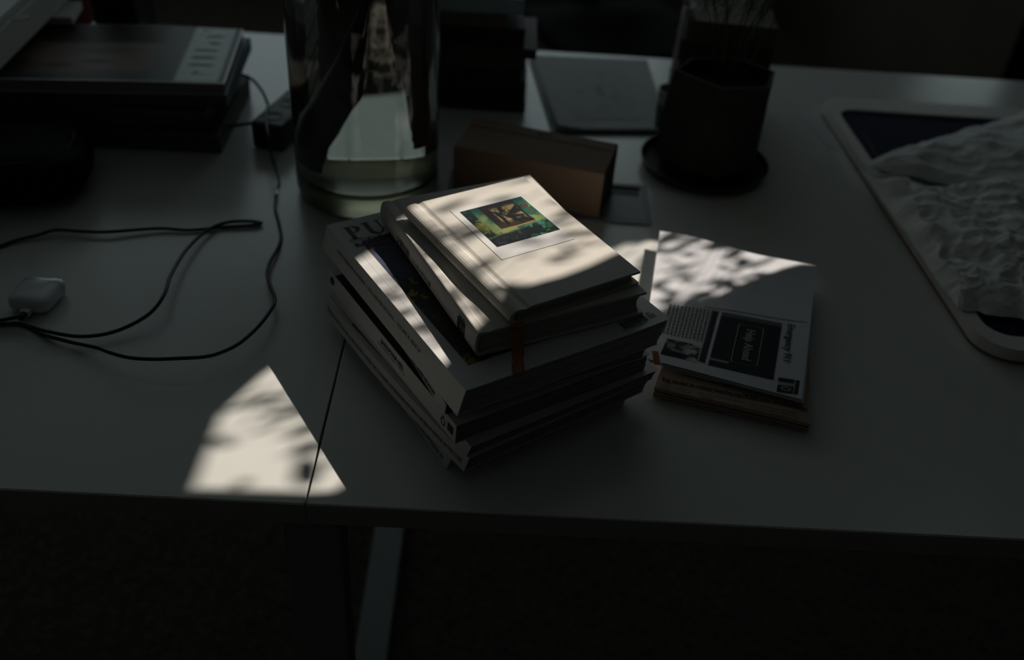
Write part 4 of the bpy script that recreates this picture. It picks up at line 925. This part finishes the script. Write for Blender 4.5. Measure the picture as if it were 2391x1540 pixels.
c2 = cable('charging_cable', 'black cable looping in a wide curve from the metal joint beside vase', [(-60, 752, .0024), (0, 755, .0022), (55, 758, .0022), (100, 780, .0024), (160, 797, .006), (225, 811, .010), (255, 822, .013), (300, 834, .016), (355, 838, .018), (420, 836, .019), (480, 832, .018), (520, 821, .017), (560, 800, .016), (600, 765, .015), (630, 727, .014), (642, 700, .012), (632, 668, .010), (624, 640, .008), (630, 612, .006), (648, 580, .004), (656, 552, .0024), (650, 515, .0024), (643, 488, .0028), (644, 462, .003)])
P0 = Vector(c2.location); qa, qb = at(644, 464, .003), at(646, 441, .0036)
bm = bmesh.new(); tube(bm, [qa-P0, qb-P0], .0026, 12); from_bm('metal_joint', bm, c2, m_steel, True, label='short metal joint')
c3 = cable('charging_cable', 'black cord dropping from the power strip to the metal joint', [(646, 443, .0032), (652, 420, .0028), (640, 380, .003), (630, 350, .010), (627, 325, .046), (621, 272, .0515), (626, 238, .0485)], .0017)
c4 = cable('charging_cable', 'glossy black cable standing up in a round loop by the magazine pile', [(626, 244, .049), (612, 213, .056), (588, 185, .061), (553, 172, .064), (515, 178, .064), (485, 201, .060), (470, 236, .050), (475, 268, .036), (495, 288, .026), (530, 295, .020), (570, 290, .022), (606, 285, .030), (622, 282, .040)], .0024)
# earphone charging case
ec = thing('earphone_case', 'small white glossy earphone charging case at the left frame edge', 'earphone case', (-.5175, .9035, .0004), math.radians(-6)); bm = bmesh.new()
bmesh.ops.create_uvsphere(bm, u_segments=48, v_segments=32, radius=1)
def superq(bm, a, b, c, ex, ez):
    for v in bm.verts:
        q = v.co; rr_ = math.hypot(q.x, q.y); f_ = (abs(q.x)**ex+abs(q.y)**ex)**(1/ex) if rr_ > 1e-6 else 1
        k = rr_/f_ if rr_ > 1e-6 else 1; x, y = q.x*k, q.y*k; g_ = (rr_**ez+abs(q.z)**ez)**(1/ez); v.co = Vector((x/g_*a, y/g_*b, q.z/g_*c+c))
superq(bm, .0245, .0285, .0107, 5, 3.6); from_bm('case_body', bm, ec, m_plastic, True)
bm = bmesh.new(); pts = []
for k in range(64):
    a_ = 2*PI*k/64; x, zz = math.cos(a_), math.sin(a_); g_ = (abs(x)**3.6+abs(zz)**3.6)**(1/3.6); pts.append(Vector((x/g_*.0246, .0125, zz/g_*.0108+.0107)))
tube(bm, pts+[pts[0]], .0002, 4, False); from_bm('lid_seam', bm, ec, m_greyink, True)

# ------------------------------------------------------------------ framed print with tissue, right
fr = thing('framed_print', 'large white rimmed board with dark navy print, tissue lying over it at right', 'picture', (.56, .90, .0004)); fo_ = Vector((.56, .90, 0))
X0, X1, Yn, Yf = .562, 1.08, .885, 1.60
def rrect(x0, x1, y0, y1, r, n=8):
    out = []
    for cx, cy, a0 in ((x1-r, y0+r, -90), (x1-r, y1-r, 0), (x0+r, y1-r, 90), (x0+r, y0+r, 180)):
        out += [(cx+r*math.cos(math.radians(a0+90*i/n)), cy+r*math.sin(math.radians(a0+90*i/n))) for i in range(n+1)]
    return out
def slab_ring(name, outer, inner, z0, z1, par, m, off):
    V = []; F = []; n = len(outer)
    for z_, ring in ((z0, outer), (z1, outer), (z1, inner), (z0, inner)): V += [(x-off.x, y-off.y, z_) for x, y in ring]
    for k in range(4):
        for i in range(n): F.append((k*n+i, k*n+(i+1) % n, ((k+1) % 4)*n+(i+1) % n, ((k+1) % 4)*n+i))
    return mesh(name, V, F, par, m)
def lean(ring): return [(x+.022*(1.6-y)/.7*(1 if x < .8 else 0), y) for x, y in ring]
OUT = lean(rrect(X0, X1, Yn, Yf, .045)); INN = lean(rrect(X0+.017, X1-.02, Yn+.028, Yf-.05, .03))
slab_ring('frame_rim', OUT, INN, .004, .020, fr, m_mat, fo_)
V = [(x-fo_.x, y-fo_.y, z_) for z_ in (.003, .0165) for x, y in INN]; n = len(INN)
mesh('navy_print', V, [tuple(range(n-1, -1, -1)), tuple(range(n, 2*n))] + [(i, (i+1) % n, n+(i+1) % n, n+i) for i in range(n)], fr, mat('navy_print', (.014, .017, .045), .7, .12, .15, 8), label='dark navy printed panel')
V = [(x-fo_.x, y-fo_.y, z_) for z_ in (0, .0028) for x, y in OUT]; n = len(OUT)
mesh('backing_board', V, [tuple(range(n-1, -1, -1)), tuple(range(n, 2*n))] + [(i, (i+1) % n, n+(i+1) % n, n+i) for i in range(n)], fr, m_card)
bm = bmesh.new()
for a in ((.60, 1.34, .72, 1.342), (.602, 1.36, .604, 1.47), (.62, .955, .80, .957), (.66, .925, .662, .985), (.70, .925, .702, .985)): box_bm(bm, a[0]-fo_.x, a[2]-fo_.x, a[1]-fo_.y, a[3]-fo_.y, .0166, .0170)
from_bm('print_lines', bm, fr, mat('grey_blue_line', (.05, .055, .09), .5))
# crumpled tissue
ts = thing('tissue_paper', 'crumpled sheet of white tissue spread across the navy print', 'tissue', (.60, 1.1, .024)); to = Vector(ts.location)
def crumple(x, y, sd, amp):
    h = 0; f = 9.
    for o in range(4):
        v = mnoise.noise(Vector((x*f+sd, y*f*1.25+x*3, sd))); h += (1-abs(v)*2.2)*amp/(1.75**o); f *= 1.9
    return h
def tissue(name, A, B, C, D, z0, amp, sd, nx, ny, hump=0.):
    g = quad_fn(A, B, C, D, lambda s, t: 0)
    def fn(s, t):
        p = g(s, t); e = min(1, 10*min(s, 1-s*0, t, 1-t)+.08); q = .006*mnoise.noise(Vector((s*7, t*7, sd)))
        return Vector((p.x+q, p.y+q, z0+max(0, (crumple(p.x, p.y, sd, amp)+amp*.9)*e)+hump*math.sin(PI*t)*math.sin(PI*min(1, s*1.2)*.5)))-to
    return sheet(name, fn, .0003, ts, m_tissue, nx, ny)
K = lambda px, py, z=.028: tuple(at(px, py, z))[:2]
k1, k2, k3, k4 = K(2238, 712), K(2460, 745), K(2450, 420), K(2015, 392)
tissue('tissue_sheet', k1, k2, k3, k4, .0212, .010, 3.7, 90, 90, .014)
f1, f2, f3, f4 = K(2018, 390, .034), K(2450, 470, .045), K(2450, 245, .034), K(2030, 378, .034)
tissue('tissue_flap', f1, f2, f3, f4, .0345, .006, 8.3, 70, 50, .012)
# thin grey sheets under the board
for k, (p, lb) in enumerate((((1858, 262), 'grey sheet of paper sliding out furthest from under the framed board'), ((1886, 212), 'second grey sheet of paper just beneath far corner of the framed board'))):
    a = at(*p, .002); o = thing('paper_sheet', lb, 'paper', (a.x, a.y, .0003), 0, 'sheets under the board')
    dl = Vector((.03, -.142, 0)) if k == 0 else Vector((.012, -.14, 0))
    b0 = [Vector((0, 0, 0)), dl, Vector((.0445-(.0 if k == 0 else .034)+.0, -.14, 0)), Vector((.0405-(.0 if k == 0 else .034)+.0, .012 if k == 0 else -.055, 0))]
    if k == 1: b0 = [Vector((0, 0, 0)), Vector((-.0025, -.0405, 0)), Vector((.10, -.045, 0)), Vector((.10, .004, 0))]
    if k == 0: b0 = [Vector((0, 0, 0)), Vector((.028, -.135, 0)), Vector((.0405, -.135, 0)), Vector((.0415, .03, 0))]
    V = [v+Vector((0, 0, zz)) for zz in (0, .0005) for v in b0]; mesh('sheet', V, [(0, 1, 2, 3), (7, 6, 5, 4), (0, 4, 5, 1), (1, 5, 6, 2), (2, 6, 7, 3), (3, 7, 4, 0)], o, m_paper)

# ------------------------------------------------------------------ chair beyond the desk, on the dark floor
ch = thing('office_chair', 'black office chair on the dark floor beyond the desks', 'chair', (.35, 2.75, FLOOR), .4)
box('seat', -.23, .23, -.22, .22, .40, .46, ch, m_soft, .02); box('backrest', -.20, .20, .22, .27, .55, .95, ch, m_soft, .02); box('back_post', -.03, .03, .225, .26, .36, .55, ch, m_dark)
bm = bmesh.new(); tube(bm, [(0, 0, .09), (0, 0, .399)], .026, 16); from_bm('gas_column', bm, ch, m_dark, True)
for k in range(5):
    a = 2*PI*k/5; bm = bmesh.new(); tube(bm, [(.03*math.cos(a), .03*math.sin(a), .085), (.27*math.cos(a), .27*math.sin(a), .062)], [.024, .016], 10); from_bm('base_arm', bm, ch, m_dark, True)
    bm = bmesh.new(); t_ = Vector((-math.sin(a), math.cos(a), 0)); c_ = Vector((.27*math.cos(a), .27*math.sin(a), .026)); tube(bm, [c_-t_*.012, c_+t_*.012], .0255, 16); from_bm('caster', bm, ch, m_dark)
